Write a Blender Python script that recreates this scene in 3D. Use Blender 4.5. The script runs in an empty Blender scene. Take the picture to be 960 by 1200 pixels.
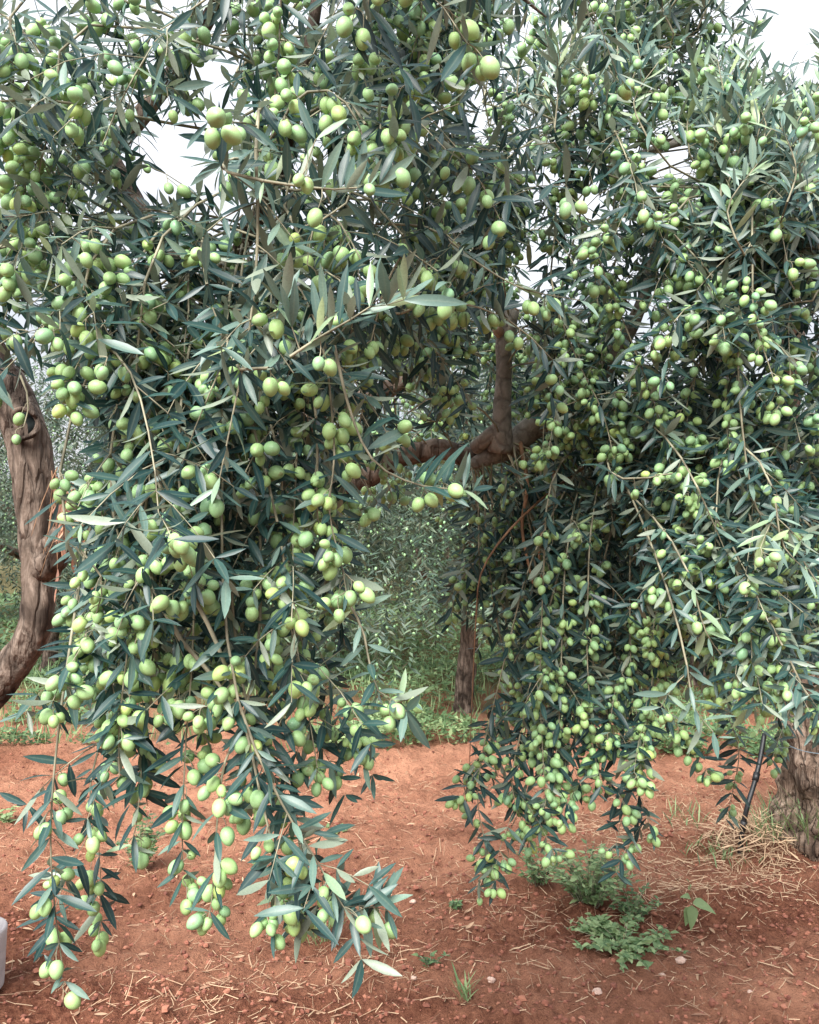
import bpy, math, random
import numpy as np
from mathutils import Vector, noise as mnoise
from mathutils.bvhtree import BVHTree

RNG = np.random.default_rng(20)
random.seed(5)
SC = bpy.context.scene
COL = SC.collection
PI = math.pi

# ------------------------------------------------------------------ camera
CAM_H, F = 1.55, 962.0
PITCH = math.radians(1.07)
cd = bpy.data.cameras.new('camera'); cam = bpy.data.objects.new('camera', cd); COL.objects.link(cam)
cd.sensor_fit = 'HORIZONTAL'; cd.sensor_width = 36; cd.lens = 36 * F / 960
cd.clip_start = 0.05; cd.clip_end = 1000
cam.location = (0, 0, CAM_H); cam.rotation_euler = (math.radians(90) + PITCH, 0, 0)
SC.camera = cam
FW = np.array([0, math.cos(PITCH), math.sin(PITCH)]); UP = np.array([0, -math.sin(PITCH), math.cos(PITCH)])
EYE = np.array([0, 0, CAM_H])

def at(px, py, Y):
    """the point at depth Y (metres in front) on the sight line through a photograph pixel"""
    d = FW + np.array([(px - 480) / F, 0, 0]) + UP * (-(py - 600) / F)
    return EYE + d * (Y / d[1])

def proj(P):
    P = np.asarray(P) - EYE
    z = P @ FW
    return 480 + F * P[..., 0] / z, 600 - F * (P @ UP) / z, z

def ground_at(px, py):
    d = FW + np.array([(px - 480) / F, 0, 0]) + UP * (-(py - 600) / F)
    return EYE + d * (CAM_H / -d[2])

def unit(v):
    v = np.asarray(v, float)
    return v / (np.linalg.norm(v, axis=-1, keepdims=True) + 1e-12)

# ------------------------------------------------------------------ materials
def new_mat(name):
    m = bpy.data.materials.new(name); m.use_nodes = True
    nt = m.node_tree; nt.nodes.clear()
    out = nt.nodes.new('ShaderNodeOutputMaterial')
    return m, nt, nt.nodes, nt.links, out

def ramp(nodes, stops):
    r = nodes.new('ShaderNodeValToRGB')
    while len(r.color_ramp.elements) < len(stops): r.color_ramp.elements.new(0.5)
    for e, (p, c) in zip(r.color_ramp.elements, stops):
        e.position = p; e.color = (*c, 1)
    return r

def leaf_material(name, top, under, rough=0.40, transl=0.16, rib=0.35):
    m, nt, N, L, out = new_mat(name)
    a = N.new('ShaderNodeAttribute'); a.attribute_name = 'tone'
    r = ramp(N, top); L.new(a.outputs['Fac'], r.inputs[0])
    ru = ramp(N, under); L.new(a.outputs['Fac'], ru.inputs[0])
    ab = N.new('ShaderNodeAttribute'); ab.attribute_name = 'rib'
    pw = N.new('ShaderNodeMath'); pw.operation = 'POWER'; pw.inputs[1].default_value = 7
    L.new(ab.outputs['Fac'], pw.inputs[0])
    pm = N.new('ShaderNodeMath'); pm.operation = 'MULTIPLY'; pm.inputs[1].default_value = rib
    L.new(pw.outputs[0], pm.inputs[0])
    mr = N.new('ShaderNodeMix'); mr.data_type = 'RGBA'
    L.new(pm.outputs[0], mr.inputs['Factor']); L.new(r.outputs[0], mr.inputs[6]); L.new(ru.outputs[0], mr.inputs[7])
    g = N.new('ShaderNodeNewGeometry')
    mx = N.new('ShaderNodeMix'); mx.data_type = 'RGBA'
    L.new(g.outputs['Backfacing'], mx.inputs['Factor'])
    L.new(mr.outputs[2], mx.inputs[6]); L.new(ru.outputs[0], mx.inputs[7])
    # fine mottling of the blade
    nz = N.new('ShaderNodeTexNoise'); nz.inputs['Scale'].default_value = 160
    hs = N.new('ShaderNodeHueSaturation')
    mp = N.new('ShaderNodeMapRange'); mp.inputs['To Min'].default_value = 0.75; mp.inputs['To Max'].default_value = 1.25
    L.new(nz.outputs['Fac'], mp.inputs[0]); L.new(mp.outputs[0], hs.inputs['Value']); L.new(mx.outputs[2], hs.inputs['Color'])
    p = N.new('ShaderNodeBsdfPrincipled'); p.inputs['Roughness'].default_value = rough
    p.inputs['Specular IOR Level'].default_value = 0.45
    L.new(hs.outputs[0], p.inputs['Base Color'])
    t = N.new('ShaderNodeBsdfTranslucent')
    hs2 = N.new('ShaderNodeHueSaturation'); hs2.inputs['Value'].default_value = 1.35; hs2.inputs['Saturation'].default_value = 1.1
    L.new(hs.outputs[0], hs2.inputs['Color']); L.new(hs2.outputs[0], t.inputs['Color'])
    ms = N.new('ShaderNodeMixShader'); ms.inputs[0].default_value = transl
    L.new(p.outputs[0], ms.inputs[1]); L.new(t.outputs[0], ms.inputs[2]); L.new(ms.outputs[0], out.inputs['Surface'])
    return m

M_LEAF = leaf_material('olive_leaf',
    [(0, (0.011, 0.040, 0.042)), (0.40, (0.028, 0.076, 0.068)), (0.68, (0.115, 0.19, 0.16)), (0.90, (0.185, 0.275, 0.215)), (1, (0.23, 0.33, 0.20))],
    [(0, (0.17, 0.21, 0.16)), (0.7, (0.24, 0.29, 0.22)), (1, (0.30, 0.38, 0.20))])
M_LEAF_FAR = leaf_material('far_olive_leaf',
    [(0, (0.016, 0.036, 0.026)), (0.6, (0.050, 0.088, 0.060)), (1, (0.13, 0.18, 0.11))],
    [(0, (0.10, 0.135, 0.095)), (1, (0.20, 0.24, 0.17))], rough=0.5)
M_WEED = leaf_material('weed_leaf',
    [(0, (0.04, 0.085, 0.04)), (0.6, (0.09, 0.165, 0.065)), (1, (0.27, 0.36, 0.17))],
    [(0, (0.13, 0.20, 0.09)), (1, (0.26, 0.34, 0.16))], rough=0.6, transl=0.25)
M_DRYLEAF = leaf_material('dry_leaf',
    [(0, (0.16, 0.07, 0.045)), (1, (0.36, 0.18, 0.12))],
    [(0, (0.30, 0.13, 0.08)), (1, (0.5, 0.28, 0.18))], rough=0.7, transl=0.2)
M_STRAW = leaf_material('straw',
    [(0, (0.20, 0.10, 0.06)), (1, (0.58, 0.42, 0.27))],
    [(0, (0.20, 0.10, 0.06)), (1, (0.58, 0.42, 0.27))], rough=0.7, transl=0.1, rib=0)

def olive_material():
    m, nt, N, L, out = new_mat('olive_fruit')
    a = N.new('ShaderNodeAttribute'); a.attribute_name = 'tone'
    r = ramp(N, [(0, (0.20, 0.38, 0.21)), (0.45, (0.30, 0.48, 0.21)), (0.8, (0.37, 0.56, 0.22)), (1, (0.43, 0.57, 0.18))])
    L.new(a.outputs['Fac'], r.inputs[0])
    tc = N.new('ShaderNodeTexCoord')
    v = N.new('ShaderNodeTexVoronoi'); v.inputs['Scale'].default_value = 520
    L.new(tc.outputs['Object'], v.inputs['Vector'])
    rv = ramp(N, [(0.0, (1, 1, 1)), (0.28, (0, 0, 0))]); L.new(v.outputs['Distance'], rv.inputs[0])
    nz = N.new('ShaderNodeTexNoise'); nz.inputs['Scale'].default_value = 60; L.new(tc.outputs['Object'], nz.inputs['Vector'])
    hs = N.new('ShaderNodeHueSaturation')
    mp = N.new('ShaderNodeMapRange'); mp.inputs['To Min'].default_value = 0.8; mp.inputs['To Max'].default_value = 1.2
    L.new(nz.outputs['Fac'], mp.inputs[0]); L.new(mp.outputs[0], hs.inputs['Value']); L.new(r.outputs[0], hs.inputs['Color'])
    ms = N.new('ShaderNodeMath'); ms.operation = 'MULTIPLY'; ms.inputs[1].default_value = 0.5; L.new(rv.outputs[0], ms.inputs[0])
    mx = N.new('ShaderNodeMix'); mx.data_type = 'RGBA'; mx.inputs[7].default_value = (0.62, 0.70, 0.42, 1)
    L.new(ms.outputs[0], mx.inputs['Factor']); L.new(hs.outputs[0], mx.inputs[6])
    p = N.new('ShaderNodeBsdfPrincipled'); p.inputs['Roughness'].default_value = 0.47
    p.inputs['Specular IOR Level'].default_value = 0.4
    p.inputs['Subsurface Weight'].default_value = 0.06; p.inputs['Subsurface Radius'].default_value = (0.004, 0.006, 0.002)
    p.inputs['Subsurface Scale'].default_value = 0.6
    oi = N.new('ShaderNodeObjectInfo'); va = N.new('ShaderNodeVectorMath'); va.operation = 'ADD'
    L.new(tc.outputs['Object'], va.inputs[0]); L.new(oi.outputs['Random'], va.inputs[1])
    sn = N.new('ShaderNodeTexNoise'); sn.inputs['Scale'].default_value = 70; sn.inputs['Detail'].default_value = 3; L.new(va.outputs[0], sn.inputs['Vector'])
    rs = ramp(N, [(0.66, (0, 0, 0)), (0.74, (.6, .6, .6))]); L.new(sn.outputs['Fac'], rs.inputs[0])
    m2 = N.new('ShaderNodeMix'); m2.data_type = 'RGBA'; m2.inputs[7].default_value = (0.20, 0.17, 0.07, 1)
    L.new(rs.outputs[0], m2.inputs['Factor']); L.new(mx.outputs[2], m2.inputs[6])
    L.new(m2.outputs[2], p.inputs['Base Color']); L.new(p.outputs[0], out.inputs['Surface'])
    return m
M_OLIVE = olive_material()

def bark_material(name, c0, c1, c2, scale=1.0, bump=0.6, stretch=5.0, patch=0.8):
    m, nt, N, L, out = new_mat(name)
    tc = N.new('ShaderNodeTexCoord')
    mp = N.new('ShaderNodeMapping'); mp.inputs['Scale'].default_value = (14 * scale, 14 * scale, 14 * scale / stretch)
    L.new(tc.outputs['Object'], mp.inputs['Vector'])
    n1 = N.new('ShaderNodeTexNoise'); n1.inputs['Scale'].default_value = 1.6; n1.inputs['Detail'].default_value = 8; n1.inputs['Roughness'].default_value = 0.7
    n1.inputs['Distortion'].default_value = 0.6
    L.new(mp.outputs[0], n1.inputs['Vector'])
    v = N.new('ShaderNodeTexVoronoi'); v.feature = 'DISTANCE_TO_EDGE'; v.inputs['Scale'].default_value = 1.3
    nd = N.new('ShaderNodeTexNoise'); nd.inputs['Scale'].default_value = 2.2; L.new(mp.outputs[0], nd.inputs['Vector'])
    va = N.new('ShaderNodeMix'); va.data_type = 'VECTOR'; va.inputs['Factor'].default_value = 0.35
    L.new(mp.outputs[0], va.inputs[4]); L.new(nd.outputs['Color'], va.inputs[5]); L.new(va.outputs[1], v.inputs['Vector'])
    r = ramp(N, [(0.25, c0), (0.5, c1), (0.72, c2)]); L.new(n1.outputs['Fac'], r.inputs[0])
    crk = ramp(N, [(0.0, (0.25, 0.25, 0.25)), (0.12, (1, 1, 1))]); L.new(v.outputs['Distance'], crk.inputs[0])
    mm = N.new('ShaderNodeMix'); mm.data_type = 'RGBA'; mm.blend_type = 'MULTIPLY'; mm.inputs['Factor'].default_value = 0.5
    L.new(r.outputs[0], mm.inputs[6]); L.new(crk.outputs[0], mm.inputs[7])
    n3 = N.new('ShaderNodeTexNoise'); n3.inputs['Scale'].default_value = 5 * scale; n3.inputs['Detail'].default_value = 5; L.new(tc.outputs['Object'], n3.inputs['Vector'])
    r3 = ramp(N, [(0.40, (0.22, 0.20, 0.19)), (0.52, (1, 1, 1))]); L.new(n3.outputs['Fac'], r3.inputs[0])
    m3 = N.new('ShaderNodeMix'); m3.data_type = 'RGBA'; m3.blend_type = 'MULTIPLY'; m3.inputs['Factor'].default_value = patch
    L.new(mm.outputs[2], m3.inputs[6]); L.new(r3.outputs[0], m3.inputs[7]); mm = m3
    ad = N.new('ShaderNodeMath'); ad.operation = 'ADD'; L.new(n1.outputs['Fac'], ad.inputs[0]); L.new(crk.outputs[0], ad.inputs[1])
    b = N.new('ShaderNodeBump'); b.inputs['Strength'].default_value = bump; b.inputs['Distance'].default_value = 0.02
    L.new(ad.outputs[0], b.inputs['Height'])
    p = N.new('ShaderNodeBsdfPrincipled'); p.inputs['Roughness'].default_value = 0.85; p.inputs['Specular IOR Level'].default_value = 0.2
    L.new(mm.outputs[2], p.inputs['Base Color']); L.new(b.outputs[0], p.inputs['Normal']); L.new(p.outputs[0], out.inputs['Surface'])
    return m
M_BARK = bark_material('old_olive_bark', (0.030, 0.022, 0.017), (0.145, 0.108, 0.085), (0.35, 0.275, 0.225), 1.6, 0.7, 4)
M_BARK_R = bark_material('flaky_olive_bark', (0.028, 0.018, 0.014), (0.25, 0.175, 0.13), (0.54, 0.43, 0.34), 1.9, 1.0, 7, 0.6)
M_SMOOTH = bark_material('smooth_olive_bark', (0.17, 0.155, 0.13), (0.27, 0.245, 0.21), (0.38, 0.35, 0.31), 2.2, 0.25, 1.2, 0.25)

def simple_mat(name, c, rough=0.6, spec=0.4, var=0.12, scale=40, bump=0.0):
    m, nt, N, L, out = new_mat(name)
    tc = N.new('ShaderNodeTexCoord')
    n = N.new('ShaderNodeTexNoise'); n.inputs['Scale'].default_value = scale; n.inputs['Detail'].default_value = 5
    L.new(tc.outputs['Object'], n.inputs['Vector'])
    r = ramp(N, [(0.3, tuple(max(0, x * (1 - 2 * var)) for x in c)), (0.7, tuple(min(1, x * (1 + 2 * var)) for x in c))])
    L.new(n.outputs['Fac'], r.inputs[0])
    p = N.new('ShaderNodeBsdfPrincipled'); p.inputs['Roughness'].default_value = rough; p.inputs['Specular IOR Level'].default_value = spec
    L.new(r.outputs[0], p.inputs['Base Color'])
    if bump:
        b = N.new('ShaderNodeBump'); b.inputs['Strength'].default_value = bump; b.inputs['Distance'].default_value = 0.004
        L.new(n.outputs['Fac'], b.inputs['Height']); L.new(b.outputs[0], p.inputs['Normal'])
    L.new(p.outputs[0], out.inputs['Surface'])
    return m
M_TWIG = simple_mat('green_grey_twig', (0.25, 0.235, 0.165), 0.7, 0.3, 0.3, 30)
M_TWIG_B = simple_mat('brown_twig', (0.25, 0.145, 0.085), 0.75, 0.25, 0.25, 30)
M_PIPE = simple_mat('black_polyethylene', (0.012, 0.013, 0.015), 0.45, 0.5, 0.3, 20)
M_POST = simple_mat('grey_plastic', (0.42, 0.39, 0.385), 0.6, 0.4, 0.06, 25)
M_WIRE = simple_mat('blue_grey_wire', (0.16, 0.22, 0.26), 0.5, 0.5, 0.1, 25)
M_CUT = simple_mat('pale_cut_wood', (0.34, 0.24, 0.17), 0.85, 0.15, 0.2, 60, 0.3)
M_STONE = simple_mat('pale_stone', (0.46, 0.33, 0.27), 0.9, 0.15, 0.15, 60, 0.4)
M_CLOD = leaf_material('red_clod', [(0, (0.13, 0.045, 0.03)), (0.6, (0.24, 0.09, 0.058)), (1, (0.29, 0.122, 0.076))], [(0, (0.13, 0.045, 0.03)), (0.6, (0.24, 0.09, 0.058)), (1, (0.29, 0.122, 0.076))], rough=.95, transl=0, rib=0)

def soil_material():
    m, nt, N, L, out = new_mat('red_soil')
    tc = N.new('ShaderNodeTexCoord')
    def nz(scale, det=6, rough=0.6, dist=0.0):
        n = N.new('ShaderNodeTexNoise'); n.inputs['Scale'].default_value = scale; n.inputs['Detail'].default_value = det
        n.inputs['Roughness'].default_value = rough; n.inputs['Distortion'].default_value = dist
        L.new(tc.outputs['Object'], n.inputs['Vector']); return n
    big, mid, fine, grit = nz(0.8, 4), nz(6, 6, .65, .4), nz(38, 8, .7), nz(150, 4, .6)
    r1 = ramp(N, [(0.3, (0.100, 0.033, 0.020)), (0.5, (0.195, 0.069, 0.041)), (0.7, (0.30, 0.120, 0.073))]); L.new(mid.outputs['Fac'], r1.inputs[0])
    r2 = ramp(N, [(0.38, (0.075, 0.025, 0.016)), (0.62, (0.40, 0.18, 0.108))]); L.new(fine.outputs['Fac'], r2.inputs[0])
    mx = N.new('ShaderNodeMix'); mx.data_type = 'RGBA'; mx.inputs['Factor'].default_value = 0.5
    L.new(r1.outputs[0], mx.inputs[6]); L.new(r2.outputs[0], mx.inputs[7])
    # drier, paler soil in broad patches ('dry' is laid down with the ground itself)
    a = N.new('ShaderNodeAttribute'); a.attribute_name = 'dry'
    md = N.new('ShaderNodeMix'); md.data_type = 'RGBA'; md.inputs[7].default_value = (0.56, 0.28, 0.178, 1)
    mlt = N.new('ShaderNodeMath'); mlt.operation = 'MULTIPLY'; L.new(a.outputs['Fac'], mlt.inputs[0])
    rb = ramp(N, [(0.3, (0.35, .35, .35)), (0.65, (1, 1, 1))]); L.new(mid.outputs['Fac'], rb.inputs[0]); L.new(rb.outputs[0], mlt.inputs[1])
    L.new(mlt.outputs[0], md.inputs['Factor']); L.new(mx.outputs[2], md.inputs[6])
    ag = N.new('ShaderNodeAttribute'); ag.attribute_name = 'humus'
    mh = N.new('ShaderNodeMix'); mh.data_type = 'RGBA'; mh.inputs[7].default_value = (0.10, 0.105, 0.045, 1)
    L.new(ag.outputs['Fac'], mh.inputs['Factor']); L.new(md.outputs[2], mh.inputs[6])
    # pale grit
    rg = ramp(N, [(0.66, (0, 0, 0)), (0.72, (1, 1, 1))]); L.new(grit.outputs['Fac'], rg.inputs[0])
    mg = N.new('ShaderNodeMix'); mg.data_type = 'RGBA'; mg.inputs[7].default_value = (0.5, 0.32, 0.22, 1)
    gf = N.new('ShaderNodeMath'); gf.operation = 'MULTIPLY'; gf.inputs[1].default_value = 0.5; L.new(rg.outputs[0], gf.inputs[0])
    L.new(gf.outputs[0], mg.inputs['Factor']); L.new(mh.outputs[2], mg.inputs[6])
    ad = N.new('ShaderNodeMath'); ad.operation = 'ADD'; L.new(fine.outputs['Fac'], ad.inputs[0])
    g2 = N.new('ShaderNodeMath'); g2.operation = 'MULTIPLY'; g2.inputs[1].default_value = 0.35; L.new(grit.outputs['Fac'], g2.inputs[0]); L.new(g2.outputs[0], ad.inputs[1])
    b = N.new('ShaderNodeBump'); b.inputs['Strength'].default_value = 1.0; b.inputs['Distance'].default_value = 0.05
    L.new(ad.outputs[0], b.inputs['Height'])
    p = N.new('ShaderNodeBsdfPrincipled'); p.inputs['Roughness'].default_value = 0.95; p.inputs['Specular IOR Level'].default_value = 0.1
    L.new(mg.outputs[2], p.inputs['Base Color']); L.new(b.outputs[0], p.inputs['Normal']); L.new(p.outputs[0], out.inputs['Surface'])
    return m
M_SOIL = soil_material()

# ------------------------------------------------------------------ mesh helpers
class Geo:
    """collects verts and faces (quads / tris) with float point attributes; build() links ONE mesh object"""
    def __init__(s): s.v = []; s.q = []; s.t = []; s.a = {}; s.n = 0
    def add(s, v, q=None, t=None, **attrs):
        v = np.asarray(v, float).reshape(-1, 3)
        s.v.append(v)
        if q is not None and len(q): s.q.append(np.asarray(q, np.int64).reshape(-1, 4) + s.n)
        if t is not None and len(t): s.t.append(np.asarray(t, np.int64).reshape(-1, 3) + s.n)
        for k, x in attrs.items():
            s.a.setdefault(k, []).append((s.n, np.broadcast_to(np.asarray(x, float), (len(v),)).copy()))
        s.n += len(v)
    def mesh(s, name, mats, smooth=True, origin=(0, 0, 0)):
        me = bpy.data.meshes.new(name)
        v = np.concatenate(s.v) - np.asarray(origin)
        q = np.concatenate(s.q) if s.q else np.zeros((0, 4), np.int64)
        t = np.concatenate(s.t) if s.t else np.zeros((0, 3), np.int64)
        me.vertices.add(len(v)); me.vertices.foreach_set('co', v.astype(np.float32).ravel())
        idx = np.concatenate([q.ravel(), t.ravel()])
        st = np.concatenate([np.arange(len(q)) * 4, len(q) * 4 + np.arange(len(t)) * 3])
        me.loops.add(len(idx)); me.loops.foreach_set('vertex_index', idx.astype(np.int32))
        me.polygons.add(len(st)); me.polygons.foreach_set('loop_start', st.astype(np.int32))
        me.polygons.foreach_set('use_smooth', np.full(len(st), smooth))
        for k, parts in s.a.items():
            arr = np.zeros(len(v), np.float32)
            for i0, x in parts: arr[i0:i0 + len(x)] = x
            at_ = me.attributes.new(k, 'FLOAT', 'POINT'); at_.data.foreach_set('value', arr)
        for m in (mats if isinstance(mats, (list, tuple)) else [mats]): me.materials.append(m)
        me.update(calc_edges=True); me.validate()
        return me

def obj(name, me, parent=None, loc=(0, 0, 0)):
    o = bpy.data.objects.new(name, me); COL.objects.link(o)
    o.location = loc
    if parent is not None: o.parent = parent
    return o

def tag(o, label=None, cat=None, group=None, kind=None):
    if label: o['label'] = label
    if cat: o['category'] = cat
    if group: o['group'] = group
    if kind: o['kind'] = kind
    return o

def thing(name, loc, label, cat, group=None):
    o = bpy.data.objects.new(name, None); COL.objects.link(o); o.location = loc; o.empty_display_size = 0.1
    return tag(o, label, cat, group)

def smooth_path(pts, step):
    pts = np.asarray(pts, float)
    if len(pts) == 2: out = pts[0] + (pts[1] - pts[0]) * np.linspace(0, 1, 12)[:, None]
    else:
        P = np.vstack([2 * pts[0] - pts[1], pts, 2 * pts[-1] - pts[-2]])
        out = []
        for i in range(1, len(P) - 2):
            t = np.linspace(0, 1, 14, endpoint=(i == len(P) - 3))[:, None]
            p0, p1, p2, p3 = P[i - 1], P[i], P[i + 1], P[i + 2]
            out.append(0.5 * ((2 * p1) + (p2 - p0) * t + (2 * p0 - 5 * p1 + 4 * p2 - p3) * t ** 2 + (3 * p1 - p0 - 3 * p2 + p3) * t ** 3))
        out = np.vstack(out)
    d = np.concatenate([[0], np.cumsum(np.linalg.norm(np.diff(out, axis=0), axis=1))])
    n = max(2, int(round(d[-1] / step)) + 1)
    s = np.linspace(0, d[-1], n)
    return np.stack([np.interp(s, d, out[:, k]) for k in range(3)], 1)

def frames(P):
    T = unit(np.gradient(P, axis=0))
    a = np.array([0, 0, 1.0]) if abs(T[0][2]) < 0.9 else np.array([1.0, 0, 0])
    u = unit(np.cross(T[0], a)); U = [u]
    for i in range(1, len(P)):
        u = unit(u - T[i] * np.dot(u, T[i])); U.append(u)
    U = np.array(U); return T, U, np.cross(T, U)

def tube(G, P, R, n=6, rough=0.0, freq=8.0, flute=0.0, seed=0.0, caps=True):
    P = np.asarray(P, float); R = np.broadcast_to(np.asarray(R, float), (len(P),))
    T, U, V = frames(P)
    ang = np.arange(n) * 2 * PI / n
    rr = np.repeat(R[:, None], n, 1).copy()
    if rough or flute:
        for i in range(len(P)):
            for j in range(n):
                d = U[i] * math.cos(ang[j]) + V[i] * math.sin(ang[j])
                q = P[i] + d * R[i]
                w = mnoise.fractal(Vector(q) * freq + Vector((seed, 0, 0)), 0.9, 2.0, 4)
                fl = mnoise.noise(Vector((math.cos(ang[j]) * 2.4, math.sin(ang[j]) * 2.4, i * 0.10 + seed)))
                rr[i, j] *= 1 + rough * w + flute * fl
    v = P[:, None, :] + rr[:, :, None] * (U[:, None, :] * np.cos(ang)[None, :, None] + V[:, None, :] * np.sin(ang)[None, :, None])
    k = len(P); v = v.reshape(-1, 3)
    i, j = np.meshgrid(np.arange(k - 1), np.arange(n), indexing='ij')
    a = i * n + j; b = i * n + (j + 1) % n
    q = np.stack([a, b, b + n, a + n], -1).reshape(-1, 4)
    t = []
    if caps:
        v = np.vstack([v, P[0], P[-1]]); c0, c1 = k * n, k * n + 1
        for jj in range(n):
            t.append((c0, (jj + 1) % n, jj)); t.append((c1, (k - 1) * n + jj, (k - 1) * n + (jj + 1) % n))
    G.add(v, q, t)

# leaf templates: t along the blade, x across (-1..1), z fold
def leaf_template(stations, prof):
    V = []; rib = []
    for t, w in zip(stations, prof):
        for x in (-1, 0, 1):
            V.append((t, x * w, abs(x) * w)); rib.append(1 - abs(x))
    q = []
    for i in range(len(stations) - 1):
        for j in (0, 1):
            a = i * 3 + j; q.append((a, a + 3, a + 4, a + 1))
    return np.array(V), np.array(rib, float), np.array(q)
LT = leaf_template([0, .10, .32, .58, .82, 1.0], [.06, .42, .93, 1.0, .62, .03])
LT_FAR = (np.array([(0, 0, 0), (.45, -1, .6), (1, 0, 0), (.45, 1, .6)], float), np.array([1, 0, 1, 0.]), None)
LT_BROAD = leaf_template([0, .12, .3, .55, .8, 1.0], [.1, .8, 1.0, .75, .4, .02])

def add_leaves(G, tmpl, pos, dr, nrm, length, width, curl, tone, fold=0.28):
    pos = np.asarray(pos); n = len(pos)
    if n == 0: return
    V, rib, q = tmpl
    dr = unit(dr); nrm = unit(nrm - dr * np.sum(nrm * dr, 1, keepdims=True)); sd = np.cross(nrm, dr)
    length = np.broadcast_to(length, (n,)); width = np.broadcast_to(width, (n,)); curl = np.broadcast_to(curl, (n,))
    t = V[None, :, 0]; x = V[None, :, 1]; f = V[None, :, 2]
    up = f * width[:, None] * 0.5 * fold - curl[:, None] * length[:, None] * t ** 2
    P = pos[:, None, :] + dr[:, None, :] * (t * length[:, None])[..., None] + sd[:, None, :] * (x * width[:, None] * 0.5)[..., None] + nrm[:, None, :] * up[..., None]
    m = V.shape[0]
    off = (np.arange(n) * m)[:, None, None]
    tn = np.repeat(np.broadcast_to(tone, (n,)), m); rb = np.tile(rib, n)
    if q is not None: G.add(P.reshape(-1, 3), (q[None] + off).reshape(-1, 4), tone=tn, rib=rb)
    else:
        tr = np.array([(0, 1, 2), (0, 2, 3)])
        G.add(P.reshape(-1, 3), None, (tr[None] + off).reshape(-1, 3), tone=tn, rib=rb)

def sphere_template(nu, nv):
    V = [(0, 0, 1)]
    for i in range(1, nv):
        th = PI * i / nv
        for j in range(nu):
            ph = 2 * PI * j / nu; V.append((math.sin(th) * math.cos(ph), math.sin(th) * math.sin(ph), math.cos(th)))
    V.append((0, 0, -1)); q = []; t = []
    for i in range(nv - 2):
        for j in range(nu):
            a = 1 + i * nu + j; b = 1 + i * nu + (j + 1) % nu
            q.append((a, a + nu, b + nu, b))
    for j in range(nu):
        t.append((0, 1 + j, 1 + (j + 1) % nu)); k = 1 + (nv - 2) * nu
        t.append((k + j, len(V) - 1, k + (j + 1) % nu))
    return np.array(V), np.array(q), np.array(t)
def olive_shape(tmpl):
    V = tmpl[0].copy(); z = V[:, 2]
    s = 1 + 0.05 * z - 0.03 * z ** 2                     # a little fuller towards the stalk
    V[:, 0] *= s; V[:, 1] *= s
    V[:, 2] = z - 0.07 * np.exp(-((z - 1) / 0.05) ** 2)  # dimple where the stalk sits
    V[:, 2] += -0.05 * np.exp(-((z + 1) / 0.04) ** 2)    # the small point at the tip
    return V, tmpl[1], tmpl[2]
OT = olive_shape(sphere_template(14, 10)); OT_LOW = olive_shape(sphere_template(8, 6))

def add_olives(G, tmpl, O):
    """O: list of (top point, axis pointing down the fruit, length, width, tone)"""
    V, q, t = tmpl; m = len(V)
    for (p, ax, l, w, tone) in O:
        ax = unit(ax); u = unit(np.cross(ax, [0.3, 0.9, 0.2])); v = np.cross(ax, u)
        c = p + ax * l / 2
        P = c + V[:, :1] * u * w / 2 + V[:, 1:2] * v * w / 2 - V[:, 2:3] * ax * l / 2
        # u x v = -ax ... keep faces outward
        G.add(P, q[:, ::-1] if np.dot(np.cross(u, v), -ax) < 0 else q, t[:, ::-1] if np.dot(np.cross(u, v), -ax) < 0 else t, tone=tone)

# ------------------------------------------------------------------ olive shoots
DOWN = np.array([0, 0, -1.0])
class Branch:
    def __init__(s, mat=None):
        s.twigs = []; s.leaf = []; s.olives = []; s.mat = mat
GRID = {}
def olive_free(c, r):
    k = tuple(np.floor(c / 0.04).astype(int))
    for dx in (-1, 0, 1):
        for dy in (-1, 0, 1):
            for dz in (-1, 0, 1):
                for (c2, r2) in GRID.get((k[0] + dx, k[1] + dy, k[2] + dz), ()):
                    if np.linalg.norm(c - c2) < (r + r2) * 0.93: return False
    return True
GAPS = []
def in_gap(p):
    px, py, z = proj(p)
    for (x, y, rx, ry, *zz) in GAPS:
        if zz and z > zz[0]: continue
        if ((px - x) / rx) ** 2 + ((py - y) / ry) ** 2 < 1: return True
    return False

def grow(p, d, length, grav=1.0, wob=0.25, step=0.025):
    P = [np.array(p, float)]; d = unit(d)
    for _ in range(max(2, int(length / step))):
        d = unit(d + DOWN * grav * step * 4 + RNG.normal(0, wob, 3) * step * 8)
        P.append(P[-1] + d * step)
    return np.array(P)

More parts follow.
